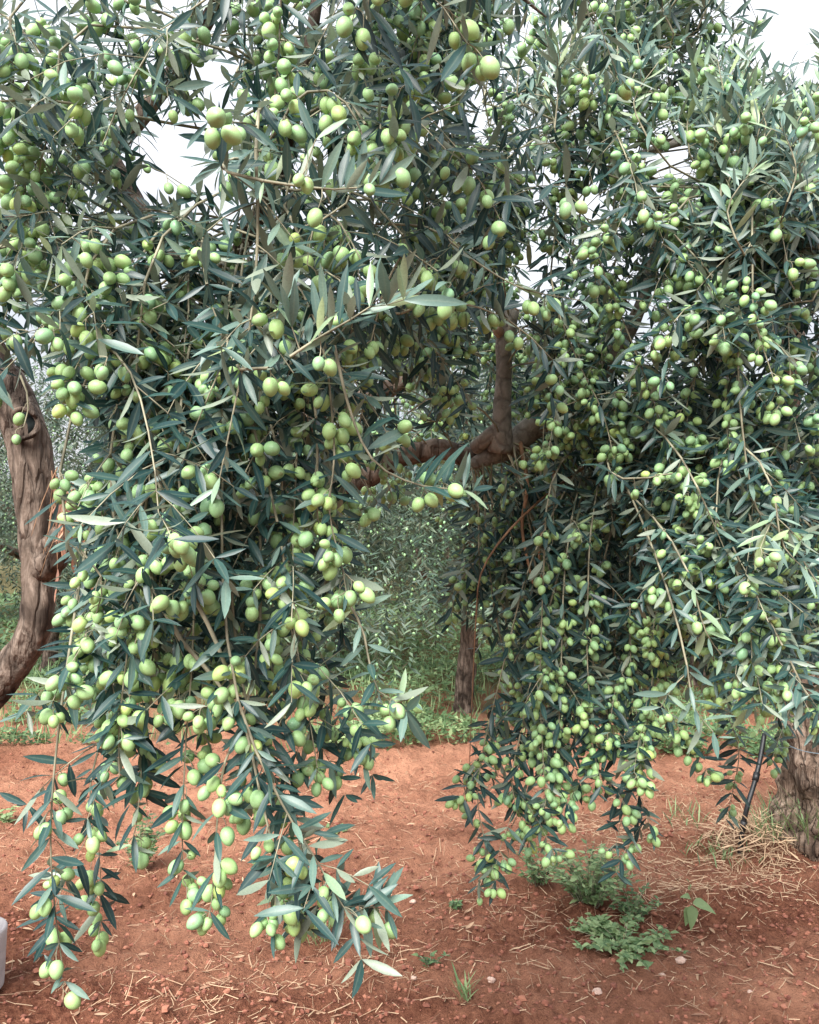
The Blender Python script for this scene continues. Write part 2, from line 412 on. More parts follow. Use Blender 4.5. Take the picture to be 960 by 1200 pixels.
def shoot(B, pts, r0=0.0025, r1=0.0010, L=0.050, gap=0.0165, dens=0.93, tone=0.36, tvar=0.22, olive=0.3, nol=(1, 4),
          start=0.0, face=(0, -0.8, 0.7), lean=0.45, kids=0.0, klen=(0.08, 0.2), otone=0.45, leafup=0.0, osz=1.0, smooth=True, kgrav=1.3):
    P = smooth_path(pts, 0.012) if smooth else np.asarray(pts)
    n = len(P); R = np.linspace(r0, r1, n)
    B.twigs.append((P[::2] if n > 6 else P, R[::2] if n > 6 else R))
    T, U, V = frames(P)
    s = np.concatenate([[0], np.cumsum(np.linalg.norm(np.diff(P, axis=0), axis=1))]); tot = s[-1]
    x = gap * RNG.random(); k = RNG.integers(0, 2); ph0 = RNG.random() * PI
    face = np.asarray(face, float); tone = tone + RNG.normal(-0.03, 0.11)
    while x < tot:
        i = min(n - 1, int(np.searchsorted(s, x))); fr = x / tot
        p = P[i]
        if fr >= start:
            ph = ph0 + k * PI / 2 + RNG.normal(0, 0.3)
            for sg in (0, PI):
                sd = U[i] * math.cos(ph + sg) + V[i] * math.sin(ph + sg)
                if RNG.random() < dens and not in_gap(p):
                    tipf = 1.0 - 0.35 * max(0, fr - 0.8) / 0.2
                    d = unit(T[i] * (lean + RNG.normal(0, 0.2)) + sd + DOWN * (0.18 - leafup) + RNG.normal(0, 0.16, 3))
                    nm = (face + sd * 0.2 + RNG.normal(0, 0.42, 3)) * (-1 if RNG.random() < 0.13 else 1)
                    l = L * tipf * RNG.uniform(0.66, 1.18)
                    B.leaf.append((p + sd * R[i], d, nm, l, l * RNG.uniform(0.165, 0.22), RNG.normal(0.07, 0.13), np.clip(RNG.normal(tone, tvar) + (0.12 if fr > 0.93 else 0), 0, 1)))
                if kids and RNG.random() < kids and fr < 0.93:
                    cd_ = unit(T[i] * 0.7 + sd + RNG.normal(0, 0.2, 3))
                    kp = grow(p, cd_, RNG.uniform(*klen), kgrav)
                    if not in_gap(kp[-1]):
                        shoot(B, kp, R[i] * 0.6, 0.0008, L, gap, dens, tone, tvar, olive, nol, 0.1, face, lean, 0, klen, otone, leafup, osz, False)
            if RNG.random() < olive * 1.12:
                ph = ph0 + RNG.random() * 2 * PI
                sd = U[i] * math.cos(ph) + V[i] * math.sin(ph)
                m = RNG.integers(nol[0], nol[1] + 1)
                j0 = unit(sd * 0.9 + DOWN * 0.7 + RNG.normal(0, 0.15, 3)); ped = p + j0 * RNG.uniform(0.006, 0.014)
                okc = 0
                for _ in range(m):
                    for _try in range(5):
                        a = unit(DOWN * 1.0 + sd * 0.35 + RNG.normal(0, 0.42, 3))
                        q = ped + a * RNG.uniform(0.004, 0.017)
                        sz = osz * RNG.uniform(0.70, 1.12); l, w = 0.0216 * sz, 0.0170 * sz * RNG.uniform(0.95, 1.04)
                        c = q + a * l / 2
                        if olive_free(c, w / 2):
                            GRID.setdefault(tuple(np.floor(c / 0.04).astype(int)), []).append((c, w / 2))
                            B.olives.append((q, a, l, w, float(np.clip(RNG.normal(otone, 0.2), 0, 1))))
                            B.twigs.append((np.array([ped, (ped + q) / 2 + sd * 0.001, q + a * 0.0025]), np.array([0.0008, 0.0007, 0.0008]))); okc += 1
                            break
                if okc: B.twigs.append((np.array([p, (p + ped) / 2 + sd * 0.001, ped]), np.array([0.001, 0.0009, 0.0008])))
        x += gap * RNG.uniform(0.75, 1.3); k += 1
    return P

class Tree:
    def __init__(s, root): s.root = root; s.branches = []; s.limbs = []; s.loc = np.array(root.location)
    def limb(s, name, pts, radii, mat, n=18, rough=0.12, freq=9, flute=0.12, step=0.03, seed=0.0, parent=None, keep=True):
        P = smooth_path(pts, step); R = np.interp(np.linspace(0, 1, len(P)), np.linspace(0, 1, len(radii)), radii)
        G = Geo(); tube(G, P, R, n, rough, freq, flute, seed)
        if keep: s.limbs.append((P, R))
        o = obj(name, G.mesh(name, mat, origin=s.loc), s.root)
        if parent is not None: o.parent = parent
        return o
    def nearest(s, p):
        best = None
        for P, R in s.limbs:
            d = np.linalg.norm(P - p, axis=1) - 0.15 * (P[:, 2] - p[2] > -0.05) + RNG.uniform(0, 0.22, len(P)); i = int(np.argmin(d))
            if best is None or d[i] < best[0]: best = (d[i], P[i], R[i])
        return best
    def connect(s, B, p, d, r):
        """the bare twig that carries a branch from the nearest limb"""
        b = s.nearest(p)
        if b is None: return
        L = np.linalg.norm(b[1] - p)
        if L < 0.02: return
        q = b[1]; t = np.linspace(0, 1, max(5, int(L / 0.03)))[:, None]
        c1 = q + np.array([0, -0.1, 0.12]) * L + RNG.normal(0, 0.07, 3) * L; c2 = p - unit(d) * 0.3 * L
        P = (1 - t) ** 3 * q + 3 * (1 - t) ** 2 * t * c1 + 3 * (1 - t) * t ** 2 * c2 + t ** 3 * p
        if B.mat is None: shoot(B, P, min(0.0048, max(r * 1.25, 0.003)), r, tone=0.30, olive=0.10, start=0.35, kids=0.06, smooth=False)
        else: B.twigs.append((P, np.linspace(0.006, r, len(P))))

BG_OLIVE_MESHES = None
def finish_tree(T, n_show=100):
    """links every branch (> foliage, olive) of a tree; the 100 olives that show largest are objects of their own, the rest one part"""
    global BG_OLIVE_MESHES
    items = []; lv = []; lf = []
    built = []
    vb = 0; allv = []; allt = []
    def weight(B):
        P = np.array([l[0] for l in B.leaf]) if B.leaf else B.twigs[0][0]
        px, py, z = proj(P); ok = (px > 0) & (px < 960) & (py > 0) & (py < 1200) & (z > .1)
        return -float(np.sum(ok / np.maximum(z, .1) ** 4)) - (1e9 if B.mat else 0)
    order = sorted(T.branches, key=weight)
    shown, merged = order[:100], Branch()
    for B in order[100:]: merged.twigs += B.twigs; merged.leaf += B.leaf; merged.olives += B.olives
    for B in shown + ([merged] if merged.leaf else []):
        G = Geo()
        for P, R in B.twigs: tube(G, P, R * (0.72 if B.mat is None else 0.8), 5 if R.max() < 0.004 else 7, caps=False)
        nm_ = 'inner_branches' if B is merged else 'branch'
        o = obj(nm_, G.mesh(nm_, B.mat or M_TWIG, origin=T.loc), T.root)
        if B is merged: o['kind'] = 'stuff'
        if B.leaf:
            g = Geo(); a = list(zip(*B.leaf))
            add_leaves(g, LT, np.array(a[0]), np.array(a[1]), np.array(a[2]), np.array(a[3]), np.array(a[4]), np.array(a[5]), np.array(a[6]))
            obj('foliage', g.mesh('foliage', M_LEAF, origin=T.loc), o)
            v = np.concatenate(g.v); q = np.concatenate(g.q)
            allv.append(v); allt.append(q + vb); vb += len(v)
        for oi in B.olives: items.append((None if B is merged else o, oi))
    bvh = BVHTree.FromPolygons(np.concatenate(allv).tolist(), np.concatenate(allt).tolist())
    rank = []
    for k, (o, (p, ax, l, w, tn)) in enumerate(items):
        c = p + ax * l / 2; px, py, z = proj(c)
        if o is None or z < 0.1 or not (5 < px < 955 and 5 < py < 1195): rank.append((1e9, k)); continue
        hit = 0
        rt = unit(np.cross(c - EYE, [0, 0, 1])) * w * 0.28
        for off in (np.zeros(3), rt, -rt, np.array([0, 0, l * 0.3]), np.array([0, 0, -l * 0.3])):
            dvec = c + off - EYE; dist = np.linalg.norm(dvec)
            h = bvh.ray_cast(Vector(EYE), Vector(dvec / dist), dist - w * 0.5)
            if h[0] is None: hit += 1
        area = hit / 5 * l * w / z ** 2
        rank.append((-area if hit else 1e6, k))
    rank.sort(); rank = [r for r in rank if items[r[1]][0] is not None]
    show = set(k for a, k in rank[:n_show])
    # shared olive meshes: eight tones, unit fruit scaled per object
    if BG_OLIVE_MESHES is None:
        BG_OLIVE_MESHES = []
        for k in range(10):
            g = Geo(); add_olives(g, OT, [(np.array([0, 0, 0.0135]), DOWN, 0.027, 0.0222, k / 9)])
            BG_OLIVE_MESHES.append(g.mesh('olive', M_OLIVE))
    G = Geo(); rest = []
    for k, (o, oi) in enumerate(items):
        if k in show:
            p, ax, l, w, tn = oi; ax = unit(ax)
            c = p + ax * l / 2
            e = bpy.data.objects.new('olive', BG_OLIVE_MESHES[int(round(tn * 9))]); COL.objects.link(e)
            e.parent = o; e.location = c - T.loc
            e.rotation_mode = 'QUATERNION'; e.rotation_quaternion = Vector((0, 0, -1)).rotation_difference(Vector(ax))
            e.scale = (w / 0.0222, w / 0.0222, l / 0.027)
        else: rest.append(oi)
    if rest:
        add_olives(G, OT, rest)
        tag(obj('olives', G.mesh('olives', M_OLIVE, origin=T.loc), T.root), kind='stuff')
    print('tree', T.root.name, 'branches', len(T.branches), 'leaves', sum(len(b.leaf) for b in T.branches), 'olives', len(items))

def pix(path, Y):
    """[(px,py) or (px,py,depth)] to points"""
    return np.array([at(p[0], p[1], p[2] if len(p) > 2 else Y) for p in path])

def inside(poly, x, y):
    c = False; j = len(poly) - 1
    for i in range(len(poly)):
        xi, yi = poly[i]; xj, yj = poly[j]
        if (yi > y) != (yj > y) and x < (xj - xi) * (y - yi) / (yj - yi) + xi: c = not c
        j = i
    return c

def fill(T, poly, count, depth, length=(0.2, 0.40), dirs='hang', olive=0.15, tone=0.3, kids=0.24, otone=0.4, L=0.052, floor=None, **kw):
    xs = [p[0] for p in poly]; ys = [p[1] for p in poly]
    k = 0; tries = 0
    while k < count and tries < count * 60:
        tries += 1
        x = RNG.uniform(min(xs), max(xs)); y = RNG.uniform(min(ys), max(ys))
        if not inside(poly, x, y): continue
        p = at(x, y, RNG.uniform(*depth))
        if in_gap(p): continue
        h = RNG.uniform(0, 2 * PI)
        if dirs == 'hang': d = np.array([math.cos(h) * 0.5, math.sin(h) * 0.5 - 0.15, -0.7]); g = 1.4
        elif dirs == 'up': d = np.array([math.cos(h) * 0.5, math.sin(h) * 0.5 - 0.2, 0.9]); g = 0.15
        else: d = np.array([math.cos(h), math.sin(h) * 0.8 - 0.3, RNG.uniform(-0.8, 0.5)]); g = 0.8
        P = grow(p, d, RNG.uniform(*length), g)
        if in_gap(P[len(P) // 2]) or in_gap(P[-1]): continue
        if floor is not None:
            fx, fy, _ = proj(P[-1])
            if fy > floor(fx): continue
        B = Branch(); T.branches.append(B)
        T.connect(B, P[0], d, 0.0028)
        shoot(B, P, 0.0028, 0.001, L=L, olive=olive, tone=tone, kids=kids, gap=0.0165, otone=otone, smooth=False, leafup=0.25 if dirs == 'up' else 0, **kw)
        k += 1

def spray(T, path, Y, conn=True, mat=None, **kw):
    B = Branch(mat); T.branches.append(B)
    P = pix(path, Y)
    if conn: T.connect(B, P[0], P[1] - P[0], kw.get('r0', 0.0025))
    shoot(B, P, **kw)
    return B

# ================================================================== GROUND
def ground_height(x, y):
    p = Vector((x, y, 0))
    z = 0.030 * mnoise.fractal(p * 0.9, 1.0, 2.0, 3)
    w = 1.0
    z += 0.022 * w * mnoise.fractal(Vector((x * 5 + 3, y * 7, 1.7)), 0.8, 2.0, 3)
    z += 0.026 * w * mnoise.fractal(Vector((x * 15, y * 20, 4.1)), 0.6, 2.1, 4)
    # the tilled strip ends in a low ridge before the weeds
    z += 0.022 * math.sin(y * 9.5 + 0.5 * x + 1.6 * mnoise.noise(Vector((x * .6, y * .5, 7)))) * max(0, min(1, (y - 2.6) * .8)) * (0.5 + mnoise.noise(Vector((x * .9, y * .9, 2))))
    z += 0.05 * math.exp(-((y - 5.55 - 0.12 * math.sin(x * 1.7)) / 0.22) ** 2)
    # soil mound about the near trunk on the right
    z += 0.09 * math.exp(-(((x - 1.96) / 0.42) ** 2 + ((y - 3.92) / 0.4) ** 2))
    return z
def axis_coords(lo, hi, step, end, growth=1.22):
    c = list(np.arange(lo, hi, step)); s = step
    while c[-1] < end: s *= growth; c.append(c[-1] + s)
    return c
def build_ground():
    xp = axis_coords(0, 2.6, 0.019, 300, 1.12); xs = np.array([-x for x in xp[:0:-1]] + xp)
    yf = axis_coords(1.9, 5.2, 0.019, 300, 1.05)
    yb = [1.9 - d for d in axis_coords(0.06, 0.3, 0.06, 300, 1.3)]
    ys = np.array(yb[::-1] + yf)
    X, Y = np.meshgrid(xs, ys); v = np.zeros((len(ys), len(xs), 3)); v[..., 0] = X; v[..., 1] = Y
    dry = np.zeros(X.shape); hum = np.zeros(X.shape)
    for i in range(len(ys)):
        for j in range(len(xs)):
            x, y = xs[j], ys[i]
            if abs(x) < 14 and -4 < y < 30: v[i, j, 2] = ground_height(x, y)
            n = mnoise.fractal(Vector((x * 0.8, y * 1.6, 9.0)), 0.8, 2.0, 3)
            b = 1 / (1 + math.exp(min(60.0, max(-60.0, -(y - 3.45 - 0.25 * x * (x > 0)) / 0.25)))) * 0.70 + 0.08
            dry[i, j] = min(1, max(0, b + 0.75 * n)); hum[i, j] = min(.9, max(0, (y - 6.6) * 0.6 + n * 0.9))
    ny, nx = X.shape
    i, j = np.meshgrid(np.arange(ny - 1), np.arange(nx - 1), indexing='ij'); a = i * nx + j
    G = Geo(); G.add(v.reshape(-1, 3), np.stack([a, a + 1, a + nx + 1, a + nx], -1).reshape(-1, 4), dry=dry.ravel(), humus=hum.ravel())
    tag(obj('ground', G.mesh('ground', M_SOIL)), kind='structure')
build_ground()
def gpt(x, y): return np.array([x, y, ground_height(x, y)])
def gpix(px, py):
    p = ground_at(px, py); return gpt(p[0], p[1])

# clods and straw: nobody could count them
def build_clods():
    V, q, t = sphere_template(5, 4); G = Geo()
    for k in range(16000):
        y = 2.3 + 3.4 * RNG.random() ** 1.3; x = RNG.uniform(-0.56, 0.56) * y
        s = 0.0022 + 0.009 * RNG.random() ** 4.0
        if RNG.random() < 0.012: s *= 1.7
        p = gpt(x, y); ph = RNG.random() * 6.28
        c, sn = math.cos(ph), math.sin(ph)
        W = V * (1 + RNG.normal(0, 0.16, (len(V), 1))) * np.array([RNG.uniform(.8, 1.4), 1, RNG.uniform(.55, .9)]) * s
        W = np.stack([W[:, 0] * c - W[:, 1] * sn, W[:, 0] * sn + W[:, 1] * c, W[:, 2]], 1) + p + [0, 0, s * 0.25]
        G.add(W, q, t, tone=RNG.random())
    tag(obj('soil_clods', G.mesh('soil_clods', M_CLOD, smooth=False)), 'small red soil clods strewn over the tilled orchard ground', 'soil', kind='stuff')
build_clods()

def build_straw():
    G = Geo()
    def stalk(p, ang, l, w, tone, lift):
        d = np.array([math.cos(ang), math.sin(ang), lift]); m = 5
        bend = RNG.normal(0, 0.09) * (3 if RNG.random() < .12 else 1); P = []
        for i in range(m):
            f = i / (m - 1); a = ang + bend * f
            P.append(p + np.array([math.cos(a) * l * f, math.sin(a) * l * f, 0]))
        P = np.array(P)
        h0, h1 = ground_height(P[0, 0], P[0, 1]), ground_height(P[-1, 0], P[-1, 1])
        for i in range(m): P[i, 2] = h0 + (h1 - h0) * i / (m - 1) + 0.005 + lift * l * (i / (m - 1)) * (1.3 - i / (m - 1) * 0.6)
        s = np.array([-math.sin(ang), math.cos(ang), 0]) * w / 2
        v = np.vstack([P - s, P + s + [0, 0, w * 0.3], P + [0, 0, w * 0.8]])
        q = []
        for i in range(m - 1):
            q.append((i, i + 1, 2 * m + i + 1, 2 * m + i)); q.append((2 * m + i, 2 * m + i + 1, m + i + 1, m + i))
        G.add(v, q, tone=tone, rib=0)
    # the heavier patches seen in the photograph plus a thin general litter
    patches = [(200, 1130, 190, 70, 380, 0.55), (470, 1150, 130, 50, 230, 0.5), (640, 1080, 120, 50, 230, 0.55), (830, 1035, 150, 35, 700, 0.9),
               (900, 1010, 80, 25, 380, 0.8), (760, 990, 110, 40, 480, 0.85), (370, 1140, 80, 40, 160, 0.6), (560, 1040, 90, 40, 160, 0.6), (700, 960, 130, 30, 300, 0.8), (800, 940, 90, 40, 300, 0.7),
               (100, 1010, 110, 40, 150, 0.55), (420, 1000, 120, 60, 150, 0.6), (840, 1150, 120, 40, 140, 0.6), (500, 920, 200, 25, 200, 0.8), (250, 1180, 240, 30, 240, 0.6), (700, 1130, 200, 60, 180, 0.5)]
    for (cx, cy, rx, ry, n, tn) in patches:
        for _ in range(int(n * (0.45 if cy > 1090 else 0.7))):
            px = cx + RNG.normal(0, rx * 0.55); py = cy + RNG.normal(0, ry * 0.55)
            if py < 885: continue
            p = ground_at(px, py)
            if p[1] > 6: continue
            stalk(p, RNG.random() * 2 * PI, RNG.uniform(0.015, 0.085) * (1.4 if RNG.random() < 0.12 else 1), RNG.uniform(0.0009, 0.0026) * (2 if RNG.random() < .06 else 1), np.clip(RNG.normal(tn - .08, 0.26), 0, 1), max(0, RNG.normal(0.03, 0.12)))
    for _ in range(1500):
        y = 2.4 + 3.0 * RNG.random(); x = RNG.uniform(-0.54, 0.54) * y
        stalk(np.array([x, y, 0]), RNG.random() * 2 * PI, RNG.uniform(0.01, 0.06), RNG.uniform(0.001, 0.003), np.clip(RNG.normal(0.5, 0.25), 0, 1), max(0, RNG.normal(0.0, 0.1)))
    m = 420; y = 2.4 + 3 * RNG.random(m); x = RNG.uniform(-.55, .55, m) * y
    P = np.array([gpt(a, b) + [0, 0, .006] for a, b in zip(x, y)]); an = RNG.random(m) * 6.28
    add_leaves(G, LT, P, np.stack([np.cos(an), np.sin(an), RNG.normal(0, .15, m)], 1), np.tile([0, 0, 1.], (m, 1)) + RNG.normal(0, .3, (m, 3)), RNG.uniform(.03, .055, m), RNG.uniform(.007, .012, m), RNG.normal(0.05, .15, m), RNG.random(m) * .6)
    tag(obj('straw', G.mesh('straw', M_STRAW)), 'dry straw and broken stalks scattered over the red soil', 'straw', kind='stuff')
build_straw()

# ================================================================== FAR TREES
def crown_geo(seed, H=3.4, R=1.7, shoots=900, low=0.38, Lm=0.08, olives=True, fruit=.16):
    rg = np.random.default_rng(seed)
    g = Geo(); og = Geo(); tw = Geo(); fol = []; ol = []
    # a few big lobes so the outline is uneven
    lobes = [(np.array([math.cos(a) * R * rg.uniform(.3, .62), math.sin(a) * R * rg.uniform(.3, .62), rg.uniform(1.15, H - 0.75)]), rg.uniform(.55, .95)) for a in rg.uniform(0, 2 * PI, 13)]
    for k in range(shoots):
        c, r = lobes[rg.integers(len(lobes))]
        d = unit(rg.normal(0, 1, 3)); p = c + d * r * (0.35 + 0.65 * rg.random() ** 0.5) * np.array([1, 1, 0.8])
        hang = p[2] < H * 0.62 or rg.random() < 0.4
        n = rg.integers(10, 22) if hang else rg.integers(7, 13)
        dr = unit(d * [1, 1, .5] + ([0, 0, -1.1] if hang else [0, 0, 0.5])); step = 0.03
        q = p.copy()
        for i in range(n):
            dr = unit(dr + (DOWN * 0.09 if hang else 0) + rg.normal(0, 0.07, 3)); q = q + dr * step
            if q[2] < low + 0.25 * math.sin(q[0] * 3 + seed): break
            for _ in range(2):
                s = unit(np.cross(dr, rg.normal(0, 1, 3)))
                fol.append((q, unit(dr * 0.5 + s + DOWN * .15), unit(d * 0.6 + [0, 0, 0.8] + rg.normal(0, .45, 3)), Lm * rg.uniform(.7, 1.2), rg.normal(0.5, 0.25)))
            if hang and rg.random() < fruit: ol.append((q + rg.normal(0, 0.012, 3), DOWN + rg.normal(0, .3, 3), 0.024, 0.019, rg.uniform(0, .35)))
    a = list(zip(*fol))
    add_leaves(g, LT_FAR, np.array(a[0]), np.array(a[1]), np.array(a[2]), np.array(a[3]), np.array(a[3]) * 0.22, 0.0, np.clip(np.array(a[4]), 0, 1), 0.5)
    if olives: add_olives(og, OT_LOW, ol)
    # trunk with forks
    P = smooth_path([(0, 0, -0.05), (rg.normal(0, .03), rg.normal(0, .03), .35), (rg.normal(0, .08), rg.normal(0, .08), .8), (rg.normal(0, .1), rg.normal(0, .1), 1.15)], 0.05)
    tube(tw, P, np.interp(np.linspace(0, 1, len(P)), [0, .12, 1], [.125, .082, .07]), 12, 0.14, 9, 0.2, seed)
    limbs = Geo()
    for (c, r) in lobes[:7]:
        Q = smooth_path([P[-1] - [0, 0, 0.05], (P[-1] + c) / 2 + rg.normal(0, .1, 3), c, c + (c - P[-1]) * 0.25 + [0, 0, .2]], 0.06)
        tube(limbs, Q, np.linspace(.06, .012, len(Q)), 7, 0.1, 7, 0.1, seed)
    return g, og, tw, limbs
def build_far_trees():
    kinds = []
    for s, kw in ((11, {}), (23, dict(H=3.7, R=1.9, shoots=1050, low=0.45)), (37, dict(H=3.2, R=1.8, shoots=980, low=0.35)), (41, dict(H=3.9, R=2.1, shoots=1150, low=0.45))):
        g, og, tw, li = crown_geo(s, **kw)
        kinds.append((g.mesh('crown', M_LEAF_FAR), og.mesh('olives', M_OLIVE), tw.mesh('trunk', M_BARK), li.mesh('limbs', M_BARK)))
    g, og, tw, li = crown_geo(53, R=2.0, shoots=1500, low=.66, fruit=.17)
    kinds.append((g.mesh('crown', M_LEAF_FAR), og.mesh('olives', M_OLIVE), tw.mesh('trunk', M_BARK), li.mesh('limbs', M_BARK)))
    spots = [  # px of the trunk, depth, kind, turn, scale, label
        (541, 7.0, 4, 0.3, 1.0, 'olive tree with a slim dark trunk rising from weeds behind the central gap'),
        (818, 8.0, 1, 1.2, 1.0, 'olive tree whose dark trunk stands behind the weeds beside the right-hand trunk'),
        (255, 8.2, 2, 2.0, 1.0, 'olive tree mostly hidden behind the fruit-laden hanging branches of the curved near tree'),
        (60, 9.0, 3, 0.9, 1.0, 'pale olive tree seen behind the curved trunk at the left edge'),
        (400, 10.5, 1, 3.0, 1.0, 'dark dense olive tree in the middle distance of the central gap'),
        (690, 11.0, 3, 4.0, 1.0, 'far olive tree behind the hanging curtain of small olives'),
        (930, 10.0, 2, 5.1, 1.0, 'far olive tree behind the thick rough trunk at the right edge'),
        (500, 15.0, 2, 1.7, 1.05, 'smallest olive tree, farthest back along the orchard lane'),
        (180, 14.0, 0, 4.4, 1.1, 'far olive tree glimpsed through the leaves above the left weeds'),
        (-80, 13.0, 1, 2.6, 1.1, 'far olive tree cut off by the left edge'),
        (620, 16.5, 0, 5.4, 1.1, 'far olive tree just right of the farthest one'),
        (330, 17.5, 3, 2.2, 1.1, 'far olive tree behind the dark dense one'),
    ]
    for (px, Y, k, rz, sc, lab) in spots:
        x = (px - 480) / F * Y
        r = thing('olive_tree', (x, Y, ground_height(x, Y)), lab, 'tree', 'olive trees of the orchard behind')
        r.rotation_euler.z = rz; r.scale = (sc, sc, sc)
        cr, ol, tr, li = kinds[k]
        obj('trunk', tr, r); obj('limbs', li, r); obj('crown', cr, r); tag(obj('olives', ol, r), kind='stuff')
    # the closed end of the orchard: far-off olive rows that read as one mass
    G = Geo(); rg = np.random.default_rng(77)
    n = 26000
    x = rg.uniform(-24, 24, n); y = rg.uniform(20, 27, n)
    top = 3.0 + 0.6 * np.array([mnoise.noise(Vector((a * 0.45, b * 0.4, 3))) for a, b in zip(x, y)])
    z = 0.55 + (top - 0.55) * rg.random(n)
    d = unit(rg.normal(0, 1, (n, 3)) + [0, 0, -.6])
    add_leaves(G, LT_FAR, np.stack([x, y, z], 1), d, unit(rg.normal(0, .6, (n, 3)) + [0, -.5, .8]), rg.uniform(.12, .26, n), rg.uniform(.05, .1, n), 0.0, np.clip(rg.normal(.55, .25, n), 0, 1), 0.4)
    tag(obj('orchard_treeline', G.mesh('orchard_treeline', M_LEAF_FAR)), 'distant grey-green olive rows closing off the orchard', 'treeline', kind='stuff')
build_far_trees()

# ================================================================== WEEDS
def plant_geo(rg, r, h, n, Lf=0.03, wide=0.45, tone=(0.5, 0.2), stems=None, broad=True):
    """a low leafy weed: stems from one root, leaves along them"""
    st = Geo(); lf = Geo(); rec = []
    for k in range(stems or max(4, n // 14)):
        a = rg.random() * 2 * PI; rr = r * rg.random() ** 0.6
        tip = np.array([math.cos(a) * rr, math.sin(a) * rr, h * rg.uniform(.55, 1.0) * (1 - 0.4 * rr / max(r, 1e-3))])
        P = smooth_path([(tip[0] * .15, tip[1] * .15, -0.01), (tip[0] * .5, tip[1] * .5, tip[2] * .65), tuple(tip)], 0.02)
        tube(st, P, np.linspace(0.0018, 0.0008, len(P)), 4, caps=False)
        m = max(3, n // (stems or max(4, n // 14)))
        for i in range(m):
            f = 0.2 + 0.8 * i / m; q = P[min(len(P) - 1, int(f * (len(P) - 1)))]
            b = rg.random() * 2 * PI; d = np.array([math.cos(b), math.sin(b), rg.uniform(-.1, .6)])
            rec.append((q, d, np.array([0, -.2, 1]) + rg.normal(0, .4, 3), Lf * rg.uniform(.5, 1.2), np.clip(rg.normal(*tone), 0, 1)))
    a = list(zip(*rec))
    l = np.array(a[3])
    add_leaves(lf, LT_BROAD if broad else LT, np.array(a[0]), np.array(a[1]), np.array(a[2]), l, l * wide, rg.normal(0.15, 0.1, len(l)), np.array(a[4]))
    return st, lf
def weed(px, py, r, h, n, label, name='weed_plant', cat='weed', group=None, seed=1, stem_mat=None, **kw):
    rg = np.random.default_rng(seed); loc = gpix(px, py)
    t = thing(name, loc, label, cat, group); st, lf = plant_geo(rg, r, h, n, **kw)
    obj('stem', st.mesh('stem', stem_mat or M_TWIG), t); obj('foliage', lf.mesh('foliage', M_WEED), t)
    return t
def blades(px, py, r, h, n, label, seed, tone=(0.6, 0.2), cat='grass', mat=None):
    rg = np.random.default_rng(seed); loc = gpix(px, py); G = Geo()
    for _ in range(n):
        a = rg.random() * 2 * PI; p = np.array([math.cos(a), math.sin(a), 0]) * r * rg.random() ** .7 * 0.5
        b = rg.random() * 2 * PI; d = np.array([math.cos(b) * .45, math.sin(b) * .45, 1.0])
        l = h * rg.uniform(.5, 1.1)
        add_leaves(G, LT, [p], [d], [np.array([math.cos(b) * .5, math.sin(b) * .5, 0.4]) * -1 + [0, 0, .9]], l, rg.uniform(.004, .008), rg.uniform(.1, .5), np.clip(rg.normal(*tone), 0, 1))
    return tag(obj('grass_tuft', G.mesh('grass_tuft', mat or M_WEED), loc=loc), label, cat, 'grass tufts on the bare soil')

weed(165, 1025, 0.15, 0.30, 420, 'bushy green weed on red soil behind the fruit-laden hanging branches', seed=3, Lf=0.034, wide=0.42)
blades(375, 1105, 0.10, 0.20, 46, 'bright green grass tuft under the hanging silver-leaved shoot', 4, (0.75, .15))
weed(350, 1085, 0.10, 0.15, 90, 'low sparse weed beside the bright grass tuft', seed=9, Lf=0.028)
weed(690, 1062, 0.25, 0.30, 1000, 'leafy grey-green weed clump below the hanging curtain of small olives', seed=5, Lf=0.032, tone=(0.8, .2))
weed(630, 1040, 0.17, 0.20, 330, 'smaller weed clump just left of the large leafy clump', seed=15, Lf=0.03, tone=(0.6, .22))
weed(742, 1072, 0.15, 0.16, 300, 'darker low weed right of the large leafy clump', seed=16, Lf=0.028, tone=(0.6, .22))
weed(730, 1112, 0.24, 0.06, 800, 'flat pale green clover mat in front of the leafy clump', name='clover_mat', cat='clover', seed=6, Lf=0.03, wide=0.6, tone=(0.75, .2), stems=40)
weed(535, 1065, 0.05, 0.05, 70, 'tiny pale weed rosette on bare soil in the middle', seed=7, Lf=0.026)
weed(300, 1020, 0.09, 0.08, 60, 'sparse pale weed half hidden by the hanging branches', seed=17, Lf=0.03)
weed(395, 985, 0.10, 0.05, 50, 'scattered small seedling leaves on the pale soil right of the hanging branches', seed=18, Lf=0.035, tone=(.8, .1))
blades(545, 1175, 0.05, 0.11, 22, 'small grass tuft with dry stalks at the front of the tilled soil', 8, (0.8, .15))
weed(505, 1140, 0.07, 0.06, 50, 'dull small weed left of the front grass tuft', seed=19, Lf=0.026, tone=(.4, .2))
weed(10, 960, 0.09, 0.12, 60, 'yellowing weed at the left edge beyond the hanging branches', seed=21, Lf=0.04, tone=(.9, .1))
for k, (px, py, r, h, n) in enumerate([(900, 1000, .25, .22, 70), (955, 1010, .2, .34, 70), (845, 1005, .35, .09, 70), (800, 960, .3, .12, 30)]):
    blades(px, py, r, h, n, ['grass tuft against the left foot of the rough thick trunk', 'tall grass in front of the rough thick trunk', 'short grass around the foot of the black pipe', 'thin grass on the pale soil left of the black pipe'][k], 30 + k, (0.7, .25))
